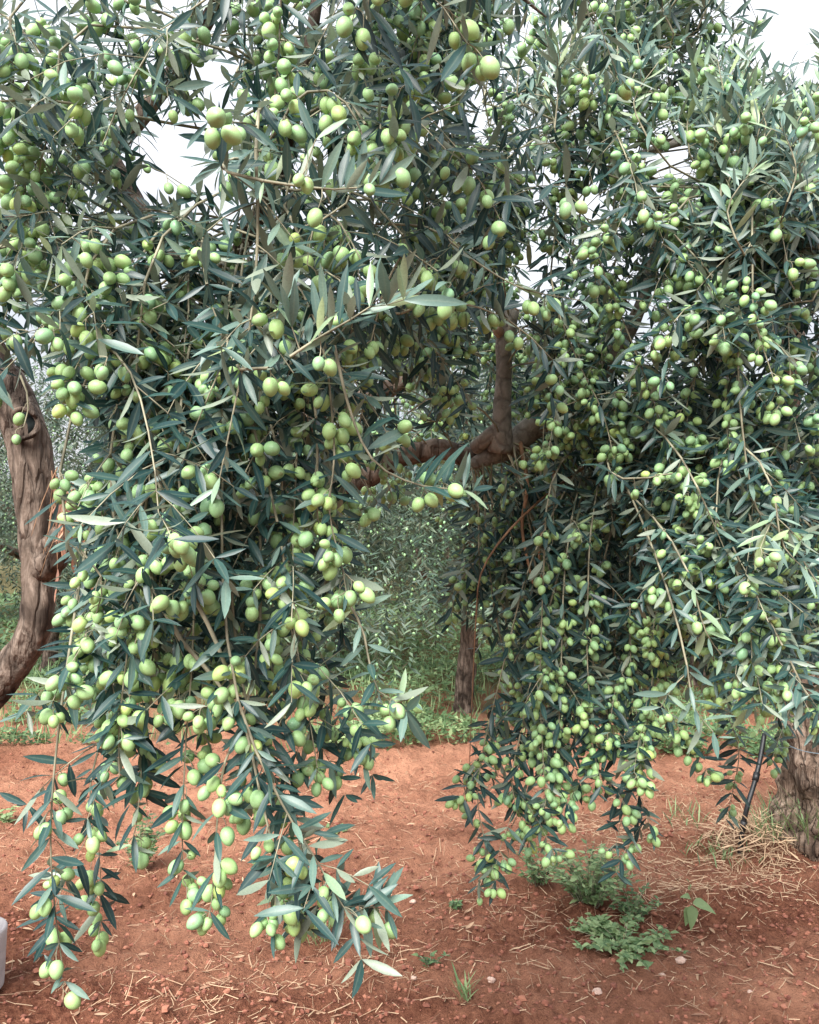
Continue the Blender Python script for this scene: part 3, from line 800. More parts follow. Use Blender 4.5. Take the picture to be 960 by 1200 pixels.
def dry_mound():
    G = Geo(); rg = np.random.default_rng(8); loc = gpix(880, 1000)
    for _ in range(420):
        a = rg.random() * 2 * PI; rr = 0.19 * rg.random() ** .6
        z = 0.13 * (1 - (rr / .19) ** 2) * rg.random() ** .4
        d = np.array([rg.normal(), rg.normal(), rg.normal(0, .35)])
        add_leaves(G, LT, [np.array([math.cos(a) * rr, math.sin(a) * rr, z])], [d], [np.array([0, -.5, 1]) + rg.normal(0, .5, 3)], rg.uniform(.05, .14), rg.uniform(.003, .006), rg.uniform(-.2, .3), rg.uniform(.4, 1))
    tag(obj('dry_grass_heap', G.mesh('dry_grass_heap', M_STRAW), loc=loc), 'heap of matted dry grass between the black pipe and the rough trunk', 'dry grass')
dry_mound()

def seedling():
    loc = gpix(790, 1085); t = thing('seedling', loc, 'young seedling with broad pale green leaves on a thin dark stem', 'seedling')
    P = smooth_path([(0, 0, -.01), (.03, -.02, .06), (.06, -.04, .12), (.045, -.04, .20)], 0.012); G = Geo(); tube(G, P, np.linspace(.003, .0012, len(P)), 6)
    g = Geo()
    L = [((.06, -.04, .12), (.9, -.3, -.12), .105, .06), ((.055, -.04, .11), (-.1, -.5, -.85), .10, .055), ((.05, -.03, .10), (-.3, -.45, -.75), .08, .05), ((.05, -.04, .14), (-.6, -.3, .3), .05, .035), ((.045, -.04, .17), (.3, .2, .5), .03, .014), ((.045, -.04, .2), (-.3, -.2, .6), .02, .01)]
    for (p, d, l, w) in L:
        Q = smooth_path([(.05, -.035, p[2] - .01), tuple(np.array(p) + unit(d) * 0.008)], .006); tube(G, Q, .0012, 5)
        add_leaves(g, LT_BROAD, [np.array(p)], [np.array(d)], [np.array([.1, -.6, 1.0])], l * .85, w * .8, 0.35, 0.84, 0.5)
    obj('stem', G.mesh('stem', M_TWIG_B), t); obj('foliage', g.mesh('foliage', M_WEED), t)
seedling()

def ground_cover():
    """the untilled green strip beyond the tilled soil"""
    G = Geo(); rg = np.random.default_rng(12); R_ = []
    n = 0
    while n < 60000:
        y = 5.45 + 13 * rg.random() ** 2.0; x = rg.uniform(-0.62, 0.62) * y
        c = mnoise.fractal(Vector((x * 0.75, y * 0.5, 2.5)), 0.7, 2, 3)
        px = 480 + F * x / y
        edge = 5.55 + 0.2 * math.sin(x * 2.1) + 0.22 * mnoise.noise(Vector((x * 3, 0, 5)))
        if y < edge: continue
        if 120 < px < 425 and y < 7.9 and c < 0.32: continue
        if 560 < px < 790 and y < 6.6 and c < 0.2: continue      # red soil reaches farther back here
        if c < -0.12 and y < 8: continue
        n += 1
        h = (0.03 + 0.15 * max(0, c + 0.35)) * rg.random() ** .6
        p = np.array([x, y, ground_height(x, y) + h])
        R_.append((p, np.array([rg.normal(), rg.normal(), rg.uniform(-.2, .9)]), np.array([0, -.3, 1]) + rg.normal(0, .45, 3), rg.uniform(.025, .065) * (1 + (y - 5.5) * .12), np.clip(rg.normal(0.45 + 0.5 * c, .22), 0, 1)))
    a = list(zip(*R_)); l = np.array(a[3])
    add_leaves(G, LT_FAR, np.array(a[0]), np.array(a[1]), np.array(a[2]), l, l * rg.uniform(.2, .6, len(l)), 0.0, np.array(a[4]), .4)
    # grass stalks standing in it
    m = 2600; y = 5.7 + 4 * rg.random(m); x = rg.uniform(-.6, .6, m) * y
    z = np.array([ground_height(a_, b_) for a_, b_ in zip(x, y)])
    d = np.stack([rg.normal(0, .3, m), rg.normal(0, .3, m), np.ones(m)], 1)
    add_leaves(G, LT_FAR, np.stack([x, y, z], 1), d, np.tile([0, -1., .3], (m, 1)) + rg.normal(0, .3, (m, 3)), rg.uniform(.08, .26, m), rg.uniform(.006, .012, m), 0.0, np.clip(rg.normal(.7, .2, m), 0, 1), .4)
    tag(obj('ground_cover', G.mesh('ground_cover', M_WEED)), 'green weeds and grass covering the strip beyond the tilled soil', 'weeds', kind='stuff')
ground_cover()

# ================================================================== PIPE, WIRE, POST, STONES
def pipe_and_post():
    b = gpix(866, 1006); Y = b[1]
    t = thing('irrigation_pipe', b, 'thin black irrigation pipe rising from the soil beside the rough trunk', 'pipe')
    P = np.array([at(866, 1012, Y), at(870, 975, Y), at(876, 945, Y), at(885, 915, Y + .05), at(892, 885, Y + .1), at(896, 860, Y + .15)])
    P = smooth_path(P, .02); G = Geo(); tube(G, P, .0115, 10)
    obj('riser', G.mesh('riser', M_PIPE, origin=b), t)
    g = Geo()
    for f in (0.27, .62):
        i = int(f * len(P)); tube(g, P[i:i + 3], .0155, 10)
    obj('joint', g.mesh('joint', M_PIPE, origin=b), t)
    # grey post cut off by the frame
    q = gpix(-29, 1163); Yp = q[1]; h = 0.195
    R = [(0.086, 0), (0.088, .02), (0.094, h - .03), (0.096, h - .006), (0.093, h), (0.084, h + .001), (0.080, h - .006), (0.0, h - .008)]
    n = 32; G = Geo(); v = []
    for r, z in R:
        for j in range(n): v.append((r * math.cos(j * 2 * PI / n), r * math.sin(j * 2 * PI / n), z))
    qd = [(i * n + j, i * n + (j + 1) % n, (i + 1) * n + (j + 1) % n, (i + 1) * n + j) for i in range(len(R) - 1) for j in range(n)]
    G.add(v, qd)
    tag(obj('marker_post', G.mesh('marker_post', M_POST), loc=q - [0, 0, .01]), 'short pale grey round post at the left edge of the tilled soil', 'post')
    for k, (px, py, s) in enumerate([(798, 1137, .016), (776, 1143, .011), (485, 1147, .010), (484, 1060, .012), (700, 1165, .014), (880, 1168, .010), (575, 1152, .013)]):
        V, qq, tt = sphere_template(9, 7); rg = np.random.default_rng(k); p = gpix(px, py)
        W = V * (1 + rg.normal(0, .12, (len(V), 1))) * s * np.array([1.2, .9, .7]); g = Geo(); g.add(W, qq, tt)
        lab = ['largest pale stone, on the front right soil', 'small pale stone left of the largest one', 'pale stone near the front grass tuft', 'pale stone in the middle of the bare soil', 'pale stone at the front, right of the clover mat', 'pale stone near the lower right corner', 'small stone right of the front grass tuft'][k]
        tag(obj('stone', g.mesh('stone', M_STONE, smooth=False), loc=p + [0, 0, s * .3]), lab, 'stone', 'pale stones on the tilled soil')
pipe_and_post()

# ================================================================== NEAR LEFT TREE
GAPS[:] = [(208, 195, 30, 42), (212, 150, 22, 20), (395, 25, 12, 14), (92, 525, 34, 55), (560, 135, 22, 28), (500, 140, 14, 24), (405, 490, 26, 22), (485, 480, 20, 26),
           (790, 195, 30, 45), (755, 175, 22, 18), (932, 20, 42, 34), (620, 40, 18, 18), (480, 660, 55, 75), (470, 640, 60, 40), (30, 590, 40, 130), (20, 480, 26, 50), (690, 235, 16, 22), (25, 750, 45, 70), (592, 445, 30, 85, 1.92), (560, 530, 75, 26, 1.95), (438, 556, 30, 16, 1.9), (505, 540, 22, 14, 1.9), (622, 505, 30, 24, 1.9), (541, 792, 18, 42, 3), (35, 640, 34, 110, 2.2)]
lroot = thing('olive_tree', tuple(gpt(-1.72, 2.45)), 'near olive tree with a curved dark trunk and branches loaded with large green olives', 'tree')
LT_ = Tree(lroot)
LT_.limb('trunk', [np.array([-1.74, 2.5, -.06]), np.array([-1.70, 2.45, .25]), np.array([-1.56, 2.40, .62]), at(-62, 868, 2.36), at(2, 795, 2.33), at(40, 735, 2.30), at(43, 650, 2.30), at(40, 575, 2.30), at(28, 505, 2.30), at(-4, 440, 2.30)],
         [.26, .20, .165, .13, .084, .052, .042, .045, .057, .066], M_BARK, n=26, rough=0.16, freq=11, flute=0.2, step=.022, seed=2)
LT_.limb('limb', [at(-8, 445, 2.30), at(-30, 370, 2.2), at(0, 280, 2.0), at(70, 215, 1.75), at(125, 180, 1.6), at(185, 110, 1.55), at(245, 20, 1.5), at(300, -110, 1.4)], [.066, .05, .036, .026, .022, .018, .014, .009], M_BARK, seed=3, step=.02)
LT_.limb('limb', [at(48, 668, 2.30), at(75, 636, 2.27), at(130, 640, 2.22), at(230, 640, 2.12), at(330, 598, 2.02), at(375, 572, 2.0), at(425, 560, 1.98), at(470, 534, 1.97), at(520, 528, 1.96), at(560, 538, 1.95)],
         [.05, .042, .038, .040, .036, .031, .035, .026, .027, .024], M_BARK, seed=4, step=.014, rough=.36, freq=18)
LT_.limb('limb', [at(546, 548, 1.93), at(562, 540, 1.93), at(590, 528, 1.93), at(620, 505, 1.92), at(648, 484, 1.92), at(700, 440, 1.9), at(750, 360, 1.85), at(770, 270, 1.8)],
         [.010, .027, .031, .027, .023, .017, .011, .005], M_SMOOTH, n=20, seed=14, step=.014, rough=.10, freq=14)
LT_.limb('limb', [at(557, 525, 1.93), at(572, 513, 1.90), at(588, 500, 1.893)], [.017, .021, .020], M_SMOOTH, n=16, seed=15, step=.01, rough=.10, freq=18, keep=False)
stub = LT_.limb('pruned_branch', [at(587, 527, 1.905), at(588, 505, 1.89), at(589, 470, 1.885), at(591, 430, 1.88), at(590, 405, 1.88), at(595, 386, 1.88), at(600, 366, 1.89)], [.031, .023, .0205, .0185, .018, .020, .0165], M_SMOOTH, n=22, rough=.06, freq=26, flute=.03, seed=6, step=.012)
G = Geo(); tube(G, np.array([at(600, 366, 1.89), at(600.6, 363, 1.891)]), [.0163, .0155], 16)
obj('cut_face', G.mesh('cut_face', M_CUT, origin=LT_.loc), stub)
G = Geo(); tube(G, np.array([at(590, 396, 1.88), at(584, 388, 1.866), at(582, 384, 1.862)]), [.012, .0125, .011], 12, .1, 30)
obj('side_stub', G.mesh('side_stub', M_CUT, origin=LT_.loc), stub)
LT_.limb('limb', [at(230, 640, 2.12), at(290, 560, 2.15), at(370, 488, 2.2), at(430, 465, 2.22), at(485, 440, 2.22), at(530, 390, 2.2), at(560, 300, 2.1), at(590, 190, 2.0)], [.036, .032, .029, .026, .024, .017, .010, .003], M_BARK, seed=7, step=.02)
LT_.limb('limb', [at(125, 180, 1.6), at(190, 290, 1.45), at(240, 330, 1.38), at(300, 260, 1.3), at(350, 120, 1.25), at(380, -60, 1.2)], [.020, .018, .015, .012, .01, .008], M_BARK, seed=8, step=.02)
LT_.limb('limb', [at(300, -110, 1.4), at(420, -130, 1.3), at(540, -60, 1.35), at(640, 20, 1.5)], [.014, .010, .007, .002], M_BARK, seed=9, step=.02)
# old pruning scar on the trunk
G = Geo(); c = at(28, 497, 2.24); a = np.linspace(0, 2 * PI, 26)
tube(G, np.stack([c[0] + .034 * np.cos(a), c[1] + .012 * np.cos(a * 2), c[2] + .040 * np.sin(a)], 1), .008, 8, .35, 30, caps=False)
ring = obj('pruning_scar', G.mesh('pruning_scar', M_BARK, origin=LT_.loc), lroot)
G = Geo(); tube(G, np.array([c + [0, .02, 0], c + [0, .008, 0]]), [.036, .034], 20, .1, 30)  # flat disc inside the ring; the hole's shade is put into its near-black colour
obj('hole_shade_disc', G.mesh('hole_shade_disc', simple_mat('hole_shade_black', (0.012, 0.016, 0.016), 0.9, 0.1, 0.3, 50, .5), origin=LT_.loc), ring)
# dead twigs with rusty leaves beside the trunk
B = Branch(M_TWIG_B)
for k in range(26):
    P = grow(at(RNG.uniform(60, 90), RNG.uniform(545, 600), RNG.uniform(2.1, 2.3)), [RNG.normal(0, .35), RNG.normal(0, .3), -1], RNG.uniform(.12, .26), 1.5)
    shoot(B, P, .0018, .0007, L=.06, gap=.03, dens=.55, tone=.5, tvar=.3, olive=0, lean=1.6, smooth=False)
G = Geo()
for P, R in B.twigs: tube(G, P, R, 5, caps=False)
o = tag(obj('dead_twigs', G.mesh('dead_twigs', M_TWIG_B, origin=LT_.loc), lroot), 'dead twigs with rusty brown leaves')
g = Geo(); a = list(zip(*B.leaf)); add_leaves(g, LT, np.array(a[0]), np.array(a[1]), np.array(a[2]), np.array(a[3]) * .9, np.array(a[4]) * .8, np.array(a[5]) + .1, np.array(a[6])); obj('dead_foliage', g.mesh('dead_foliage', M_DRYLEAF, origin=LT_.loc), o)

S = lambda path, Y, **kw: spray(LT_, path, Y, **kw)
# the tips that hang lowest
S([(92, 690, 1.12), (76, 800), (66, 880), (60, 955), (60, 1010), (66, 1080), (76, 1150)], 1.04, olive=.5, nol=(1, 3), start=.52, gap=.0125, otone=.58, lean=.35, tone=.38, r0=.003)
S([(150, 470), (136, 600), (122, 700), (120, 790), (140, 860)], 1.08, olive=.55, nol=(2, 4), kids=.10, otone=.5)
S([(165, 640), (150, 760), (140, 850), (140, 910)], 1.03, olive=.6, nol=(2, 4), kids=.06, otone=.52)
S([(200, 540), (188, 680), (176, 800), (168, 880), (160, 965), (150, 1000)], 1.08, olive=.45, nol=(1, 3), kids=.10, otone=.6)
S([(230, 600), (226, 760), (218, 870), (214, 960), (214, 1030)], 1.06, olive=.5, nol=(2, 3), kids=.05, otone=.5, start=.2)
S([(120, 860), (105, 930), (118, 985)], 1.12, olive=.4, otone=.6, kids=.1)
S([(222, 690), (250, 745), (275, 810), (290, 860), (305, 930), (322, 1010), (322, 1085)], 1.0, olive=.42, nol=(1, 4), kids=.06, otone=.55, start=.38, r0=.0042, tone=.5)
S([(212, 750), (255, 800), (285, 850), (300, 890)], 1.02, olive=.5, nol=(2, 4), kids=.05, otone=.52, start=.45, r0=.0045)
S([(282, 850), (262, 900), (254, 970), (250, 1040), (244, 1080)], 1.02, olive=.6, nol=(2, 4), otone=.52, start=.1, dens=.6)
S([(300, 880), (335, 950), (372, 1010), (402, 1062), (432, 1082)], .98, olive=.15, kids=.16, gap=.014, tone=.60, leafup=.05, otone=.55, klen=(.05, .1))
S([(315, 900), (345, 960), (352, 1020), (340, 1080)], 1.05, olive=.3, kids=.08, tone=.5, otone=.6)
S([(330, 560), (335, 680), (345, 760), (362, 840), (372, 900)], 1.08, olive=.4, nol=(1, 4), kids=.12, otone=.55)
S([(385, 440), (392, 530), (386, 600), (400, 660), (408, 705)], 1.0, olive=.75, nol=(2, 4), otone=.58, dens=.45, r0=.0022)
S([(372, 520), (372, 600), (378, 640)], 1.02, olive=.6, nol=(2, 4), otone=.52, dens=.6)
S([(408, 705), (425, 738), (436, 790), (452, 822), (480, 820)], 1.02, olive=.25, tone=.55, leafup=.12, conn=False, otone=.55, kids=.1, klen=(.04, .08))
S([(330, 640), (345, 740), (355, 800)], 1.02, olive=.5, nol=(2, 4), otone=.6, kids=.1)
S([(260, 640), (272, 700), (265, 790)], 1.12, olive=.3, nol=(1, 3), otone=.5, kids=.15)
S([(300, 700), (318, 780), (322, 850)], 1.15, olive=.3, nol=(1, 3), otone=.5, kids=.15)
# middle and upper front
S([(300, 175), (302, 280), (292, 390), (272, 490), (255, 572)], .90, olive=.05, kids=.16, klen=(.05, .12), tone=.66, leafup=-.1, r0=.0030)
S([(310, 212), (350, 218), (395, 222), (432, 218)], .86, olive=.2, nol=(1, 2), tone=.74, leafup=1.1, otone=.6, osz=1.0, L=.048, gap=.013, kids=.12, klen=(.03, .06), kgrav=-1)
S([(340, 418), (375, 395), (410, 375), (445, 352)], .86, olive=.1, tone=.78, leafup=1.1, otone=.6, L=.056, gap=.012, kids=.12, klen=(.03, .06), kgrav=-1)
S([(330, 145), (345, 118), (375, 104), (405, 120), (424, 155), (433, 195), (436, 225)], .94, olive=.40, nol=(1, 2), dens=.35, otone=.6, osz=1.04, r0=.0028, tone=.5)
S([(425, 170), (405, 240), (370, 260), (360, 310)], .96, olive=.4, nol=(1, 2), dens=.7, otone=.8, osz=1.08)
S([(440, 262), (505, 268), (555, 305), (612, 338), (680, 352)], 1.15, olive=.03, tone=.5, dens=.75, gap=.026, r0=.003, L=.058)
S([(392, 405), (410, 480), (438, 540), (490, 568), (555, 574)], .98, olive=.04, tone=.70, leafup=.7, gap=.014, L=.06, r0=.003)
S([(470, 300), (450, 340), (430, 420)], 1.1, olive=.3, kids=.2)
S([(330, -30), (327, 60), (322, 120), (326, 175)], 1.0, olive=.6, nol=(2, 3), otone=.5)
S([(495, -40), (492, 50), (486, 110), (470, 160)], 1.08, olive=.65, nol=(2, 4), otone=.45, kids=.08)
S([(548, -20), (540, 40), (546, 85), (538, 110)], 1.15, olive=.7, nol=(2, 4), otone=.42, kids=.06)
S([(455, 60), (462, 110), (455, 150)], 1.1, olive=.6, nol=(2, 4), otone=.5, kids=.1)
S([(12, 20), (16, 90), (14, 150)], 1.05, olive=.6, nol=(2, 3), otone=.5, kids=.08)
S([(70, 60), (64, 130), (48, 190), (40, 250)], 1.08, olive=.55, nol=(2, 4), otone=.48, kids=.08)
S([(28, 180), (30, 250), (24, 300)], 1.08, olive=.5, nol=(2, 3), otone=.45, kids=.1)
S([(105, 310), (92, 370), (82, 430)], 1.03, olive=.55, nol=(2, 4), otone=.6, kids=.05)
S([(170, 330), (160, 430), (165, 500), (186, 560)], 1.03, olive=.45, nol=(1, 4), otone=.5, kids=.05)
S([(250, 360), (262, 400), (258, 440)], 1.0, olive=.5, nol=(2, 3), otone=.52, kids=.1)
S([(24, 440), (34, 470), (28, 500)], 1.15, olive=.6, nol=(1, 2), otone=.35, dens=.4)
S([(90, 640), (120, 680), (110, 730)], 1.02, olive=.4, nol=(1, 3), otone=.7)
S([(210, 560), (216, 640), (232, 690)], 1.02, olive=.5, nol=(2, 4), otone=.52, dens=.7)
S([(130, 560), (134, 610), (150, 660)], 1.03, olive=.5, nol=(2, 4), otone=.5, dens=.8)
S([(610, 520, 1.9), (618, 570), (612, 620), (626, 690)], 1.85, mat=M_TWIG_B, dens=.12, olive=0, r0=.007, r1=.003, start=.3)
S([(640, 500, 1.9), (650, 570), (632, 640), (640, 700)], 1.82, mat=M_TWIG_B, dens=.12, olive=0, r0=.006, r1=.003, start=.4)
# bulk of the hanging crown
low = lambda x: 800 if x < 420 else 700
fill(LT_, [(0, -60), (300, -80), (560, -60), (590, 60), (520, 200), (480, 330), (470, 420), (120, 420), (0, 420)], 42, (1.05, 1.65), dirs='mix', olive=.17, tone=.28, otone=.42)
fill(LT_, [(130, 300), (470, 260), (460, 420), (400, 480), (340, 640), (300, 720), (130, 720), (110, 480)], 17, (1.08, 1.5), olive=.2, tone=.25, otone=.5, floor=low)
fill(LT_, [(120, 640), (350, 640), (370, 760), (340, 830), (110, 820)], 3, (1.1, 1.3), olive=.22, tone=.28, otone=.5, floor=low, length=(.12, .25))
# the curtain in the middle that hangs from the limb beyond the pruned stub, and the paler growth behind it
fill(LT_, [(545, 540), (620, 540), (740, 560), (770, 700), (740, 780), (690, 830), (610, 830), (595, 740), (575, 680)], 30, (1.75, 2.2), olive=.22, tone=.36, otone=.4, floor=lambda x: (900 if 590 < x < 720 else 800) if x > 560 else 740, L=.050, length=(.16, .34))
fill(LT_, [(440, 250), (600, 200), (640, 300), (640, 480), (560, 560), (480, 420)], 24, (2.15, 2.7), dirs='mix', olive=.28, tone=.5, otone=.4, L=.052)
S = lambda path, Y, **kw: spray(LT_, path, Y, **kw)
S([(640, 400), (652, 450), (655, 520)], 1.72, olive=.5, nol=(2, 3), kids=.15)
S([(672, 380), (684, 440), (676, 510)], 1.72, olive=.5, nol=(2, 3), kids=.15)
S([(700, 350), (706, 420), (712, 480)], 1.70, olive=.5, nol=(2, 3), kids=.15)
S([(655, 440), (640, 475), (636, 530)], 1.74, olive=.4, nol=(2, 3), kids=.1)
S([(555, 660), (535, 690), (528, 730)], 1.85, olive=.3, nol=(1, 3), kids=.15, tone=.45)
S([(580, 620), (555, 650), (540, 690)], 1.9, olive=.3, nol=(1, 3), kids=.15, tone=.45)
for k in range(12):
    x, y = RNG.uniform(450, 575), RNG.uniform(270, 400)
    S([(x, y), (x + RNG.normal(0, 14), y + 45), (x + RNG.normal(0, 22), y + 85)], RNG.uniform(1.5, 1.95), olive=.35, nol=(1, 3), kids=.18, klen=(.04, .1), L=.052, tone=.46)
for k in range(5):
    x = RNG.uniform(395, 500)
    S([(x, 500), (x + RNG.normal(0, 8), 540), (x + RNG.normal(0, 12), 585)], RNG.uniform(1.4, 1.8), olive=.3, nol=(1, 3), kids=.1, klen=(.03, .07), L=.050, tone=.46)
finish_tree(LT_)

# ================================================================== NEAR RIGHT TREE
rroot = thing('olive_tree', tuple(gpt(1.86, 3.92)), 'near olive tree with a thick rough trunk and long curtains of smaller olives', 'tree')
RT_ = Tree(rroot)
RT_.limb('trunk', [np.array([2.03, 3.95, -.05]), np.array([2.02, 3.94, .12]), np.array([2.01, 3.92, .35]), np.array([2.02, 3.9, .7]), np.array([2.0, 3.85, 1.1]), np.array([1.9, 3.75, 1.45])],
         [.29, .235, .205, .20, .17, .14], M_BARK_R, n=40, rough=0.22, freq=8, flute=.34, step=.02, seed=21)
RT_.limb('limb', [np.array([1.87, 3.78, 1.38]), at(905, 560, 3.2), at(840, 420, 2.8), at(765, 280, 2.4), at(702, 185, 2.1), at(690, 120, 1.95), at(672, 40, 1.8), at(690, -60, 1.7)], [.12, .08, .05, .034, .028, .013, .006, .002], M_BARK, seed=22, step=.025)
RT_.limb('limb', [at(905, 560, 3.2), at(930, 400, 2.7), at(890, 260, 2.3), at(835, 172, 2.05), at(770, 174, 2.0), at(722, 192, 1.95)], [.06, .045, .03, .017, .004], M_SMOOTH, seed=23, step=.025)
RT_.limb('limb', [np.array([1.87, 3.78, 1.38]), at(1040, 500, 2.8), at(1010, 330, 2.1), at(930, 240, 1.75), at(860, 235, 1.6)], [.11, .07, .04, .018, .004], M_BARK, seed=24, step=.025)
RT_.limb('limb', [at(840, 420, 2.8), at(810, 300, 2.2), at(800, 235, 1.9), at(740, 200, 1.8), at(660, 150, 1.7)], [.04, .03, .018, .009, .002], M_SMOOTH, seed=25, step=.025)
RT_.limb('limb', [at(905, 560, 3.2), at(860, 520, 2.7), at(790, 500, 2.2), at(700, 540, 1.95)], [.05, .035, .02, .01], M_SMOOTH, seed=26, step=.025)
# wire tied round the trunk
G = Geo(); z = .53; a = np.linspace(0, 2 * PI, 40)
tube(G, np.stack([2.013 + .235 * np.cos(a), 3.91 + .235 * np.sin(a), z + .008 * np.sin(a * 3)], 1), .0018, 6, caps=False)
tag(obj('tie_wire', G.mesh('tie_wire', M_WIRE)), 'thin blue-grey wire looped around the rough thick trunk', 'wire')

S = lambda path, Y, **kw: spray(RT_, path, Y, **kw)
RO = dict(osz=0.92, L=.051)
S([(790, 275), (838, 330), (856, 400), (850, 470), (856, 540)], 1.45, olive=.75, nol=(2, 4), otone=.42, kids=.06, **RO)
S([(882, 310), (884, 370), (902, 430), (916, 470)], 1.35, olive=.75, nol=(2, 4), otone=.5, dens=.7, **RO)
S([(700, 300), (730, 375), (752, 430), (775, 500), (790, 560), (805, 600)], 1.5, olive=.6, nol=(2, 3), otone=.38, kids=.05, **RO)
S([(652, 360), (680, 430), (705, 480), (722, 545)], 1.55, olive=.7, nol=(2, 4), otone=.36, kids=.06, **RO)
S([(760, 560), (790, 555), (812, 570), (800, 610)], 1.45, olive=.6, nol=(2, 4), otone=.6, dens=.5, **RO)
S([(870, 500), (878, 560), (896, 610), (950, 632)], 1.4, olive=.03, tone=.5, dens=.9, **RO)
S([(640, 600), (636, 700), (633, 800), (636, 880), (640, 945)], 1.62, olive=.75, nol=(2, 3), otone=.42, dens=.7, kids=.05, **RO)
S([(690, 660), (688, 760), (694, 860), (700, 930)], 1.65, olive=.5, nol=(1, 4), otone=.45, kids=.14, **RO)
S([(612, 690), (585, 800), (566, 880), (560, 940), (570, 1000), (560, 1038)], 1.68, olive=.42, nol=(1, 4), otone=.55, kids=.10, **RO)
S([(660, 700), (655, 850), (646, 920), (638, 965)], 1.64, olive=.5, nol=(2, 4), otone=.5, kids=.10, **RO)
S([(610, 860), (600, 920), (620, 985)], 1.7, olive=.5, nol=(1, 4), otone=.5, kids=.12, **RO)
S([(700, 800), (730, 890), (752, 940), (768, 985)], 1.68, olive=.3, nol=(1, 3), otone=.45, kids=.12, **RO)
S([(770, 640), (772, 720), (764, 800), (756, 860), (740, 900)], 1.62, olive=.65, nol=(2, 4), otone=.55, dens=.8, kids=.06, **RO)
S([(738, 700), (740, 790), (748, 850)], 1.7, olive=.5, nol=(2, 4), otone=.45, kids=.1, **RO)
S([(832, 680), (836, 750), (838, 820)], 1.5, olive=.75, nol=(2, 4), otone=.55, dens=.7, **RO)
S([(885, 640), (880, 730), (905, 790), (960, 828)], 1.42, olive=.35, nol=(1, 3), otone=.52, kids=.08, **RO)
S([(800, 610), (815, 680), (812, 730)], 1.48, olive=.6, nol=(2, 4), otone=.52, kids=.05, **RO)
S([(905, 640), (915, 720), (900, 790)], 1.4, olive=.5, nol=(2, 4), otone=.58, kids=.1, **RO)
S([(850, 830, 2.3), (866, 880), (858, 930), (850, 960)], 2.2, olive=.5, nol=(1, 3), otone=.5, dens=.8, L=.06)
S([(930, 820, 2.3), (915, 860, 2.2), (905, 890, 2.1)], 2.2, olive=.6, nol=(2, 4), otone=.5, L=.06)
S([(560, 690), (556, 760), (552, 850), (550, 905)], 1.8, mat=M_TWIG_B, olive=0, dens=.25, start=.3, r0=.0022)
S([(870, 330, 1.6), (868, 400)], 1.6, olive=.5, nol=(2, 4), **RO)
for k, (x, y) in enumerate([(650, 110), (690, 95), (640, 60), (720, 60), (670, 40), (625, 100), (705, 30)]):
    S([(x, y + 40), (x + 4, y), (x + RNG.normal(0, 14), y - 55)], 1.45 + .05 * k, olive=.03, tone=.66, leafup=.8, kids=.22, klen=(.04, .1), L=.05, gap=.015)
for k in range(30):
    x, y = RNG.uniform(820, 985), RNG.uniform(105, 265)
    S([(x, y + 40), (x + RNG.normal(0, 10), y), (x + RNG.normal(10, 18), y - 55)], RNG.uniform(1.3, 1.7), olive=.08, tone=.70, leafup=.8, kids=.2, klen=(.04, .1), L=.047, gap=.013)
S([(660, 112), (715, 85), (760, 60), (805, 30), (850, 5)], 1.7, olive=.08, dens=.6, tone=.5, leafup=.3, kids=.12, klen=(.04, .1), r0=.003)
S([(745, 195), (720, 230), (722, 300), (712, 360)], 1.7, olive=.5, dens=.3, nol=(1, 3), r0=.003)
S([(650, 150), (660, 200), (640, 250)], 1.6, olive=.7, nol=(2, 4), otone=.45, **RO)
S([(600, 210), (590, 250), (600, 290)], 1.8, olive=.6, nol=(2, 4), otone=.45, **RO)
S([(500, 300), (480, 350), (470, 390)], 1.5, olive=.85, nol=(2, 4), otone=.40, dens=.6, **RO)
lowR = lambda x: 780
fill(RT_, [(600, -70), (860, -70), (850, 60), (720, 130), (610, 90)], 12, (1.5, 2.0), dirs='up', olive=.12, tone=.5, length=(.12, .25))
fill(RT_, [(600, 80), (700, 110), (850, 120), (990, 100), (990, 330), (620, 330), (560, 230)], 22, (1.5, 2.1), dirs='mix', olive=.30, tone=.34, otone=.38, L=.053)
fill(RT_, [(620, 290), (990, 270), (990, 560), (700, 560), (640, 480)], 26, (1.45, 1.95), dirs='mix', olive=.36, tone=.26, otone=.38, L=.053)
fill(RT_, [(760, 520), (990, 520), (990, 790), (800, 740), (740, 620)], 15, (1.45, 1.95), olive=.27, tone=.3, otone=.5, floor=lowR, L=.053)
for k in range(22):
    x, y = RNG.uniform(690, 900), RNG.uniform(40, 175)
    S([(x, y + 45), (x + RNG.normal(0, 12), y), (x + RNG.normal(8, 18), y - 50)], RNG.uniform(1.4, 1.9), olive=.16, tone=.62, leafup=.5, kids=.18, klen=(.04, .1), L=.048, gap=.014)
for k in range(9):
    x, y = RNG.uniform(560, 650), RNG.uniform(60, 130)
    S([(x, y + 40), (x + RNG.normal(0, 12), y), (x + RNG.normal(10, 22), y - 50)], RNG.uniform(1.6, 2.0), olive=.12, tone=.45, leafup=.3, kids=.12, L=.052)
for k in range(12):
    x, y = RNG.uniform(760, 960), RNG.uniform(560, 780)
    S([(x, y), (x + RNG.normal(12, 10), y + 50), (x + RNG.normal(30, 15), y + 85)], RNG.uniform(1.3, 1.5), olive=.12, tone=.62, kids=.12, L=.052, klen=(.04, .1))
finish_tree(RT_)

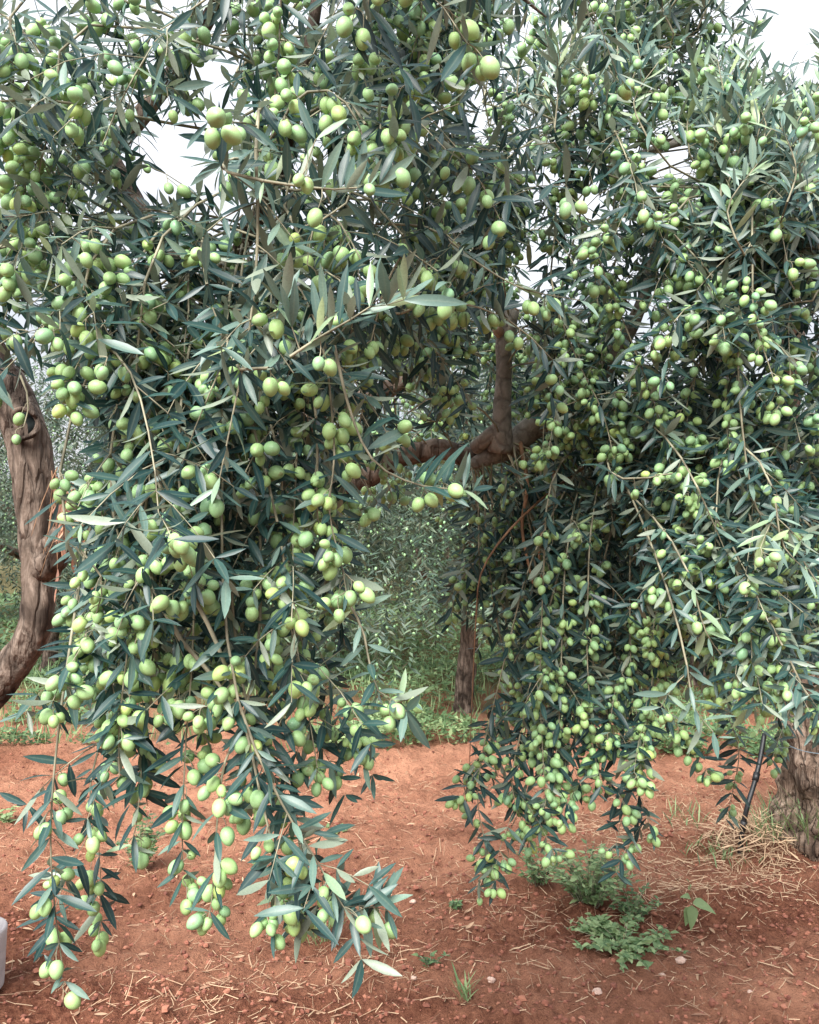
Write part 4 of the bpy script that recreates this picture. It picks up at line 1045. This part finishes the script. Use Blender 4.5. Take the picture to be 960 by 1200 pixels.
# ================================================================== LIGHT
SUN_EL, SUN_AZ = math.radians(46), math.radians(203)   # azimuth the light comes from, measured from +Y clockwise
w = bpy.data.worlds.new('World'); SC.world = w; w.use_nodes = True
nt = w.node_tree; N, L = nt.nodes, nt.links
for n in list(N): N.remove(n)
out = N.new('ShaderNodeOutputWorld'); bg = N.new('ShaderNodeBackground')
sky = N.new('ShaderNodeTexSky'); sky.sky_type = 'NISHITA'; sky.sun_disc = False
sky.sun_elevation = SUN_EL; sky.sun_rotation = SUN_AZ; sky.dust_density = 4.0; sky.air_density = 1.0
tc = N.new('ShaderNodeTexCoord')
mp = N.new('ShaderNodeMapping'); mp.inputs['Scale'].default_value = (1, 1, 2.2); L.new(tc.outputs['Generated'], mp.inputs['Vector'])
nz = N.new('ShaderNodeTexNoise'); nz.inputs['Scale'].default_value = 2.6; nz.inputs['Detail'].default_value = 6; L.new(mp.outputs[0], nz.inputs['Vector'])
cr = ramp(N, [(0.3, (.66, .70, .78)), (0.7, (.96, .967, 1.0))]); L.new(nz.outputs['Fac'], cr.inputs[0])
mx = N.new('ShaderNodeMix'); mx.data_type = 'RGBA'; mx.inputs['Factor'].default_value = 0.86
sp = N.new('ShaderNodeSeparateXYZ'); L.new(tc.outputs['Generated'], sp.inputs[0])
ov = N.new('ShaderNodeMapRange'); ov.inputs['From Min'].default_value = 0; ov.inputs['From Max'].default_value = 1; ov.inputs['To Min'].default_value = 5.6; ov.inputs['To Max'].default_value = 15.5
L.new(sp.outputs['Z'], ov.inputs['Value'])
sc_ = N.new('ShaderNodeVectorMath'); sc_.operation = 'SCALE'; L.new(cr.outputs[0], sc_.inputs[0]); L.new(ov.outputs[0], sc_.inputs['Scale'])
L.new(sky.outputs[0], mx.inputs[6]); L.new(sc_.outputs[0], mx.inputs[7])
L.new(mx.outputs[2], bg.inputs['Color']); bg.inputs['Strength'].default_value = 0.058
L.new(bg.outputs[0], out.inputs['Surface'])
sd = bpy.data.lights.new('sun', 'SUN'); sd.energy = 3.4; sd.angle = math.radians(35); sd.color = (1, .97, .92)
so = bpy.data.objects.new('sun', sd); COL.objects.link(so)
tov = Vector((math.sin(SUN_AZ) * math.cos(SUN_EL), math.cos(SUN_AZ) * math.cos(SUN_EL), math.sin(SUN_EL)))
so.rotation_euler = (-tov).to_track_quat('-Z', 'Y').to_euler(); so.location = tov * 20

SC.view_settings.view_transform = 'Standard'; SC.view_settings.look = 'None'; SC.view_settings.gamma = 1.0
SC.view_settings.exposure = 1.55
SC.cycles.max_bounces = 8; SC.cycles.diffuse_bounces = 4; SC.cycles.use_denoising = True
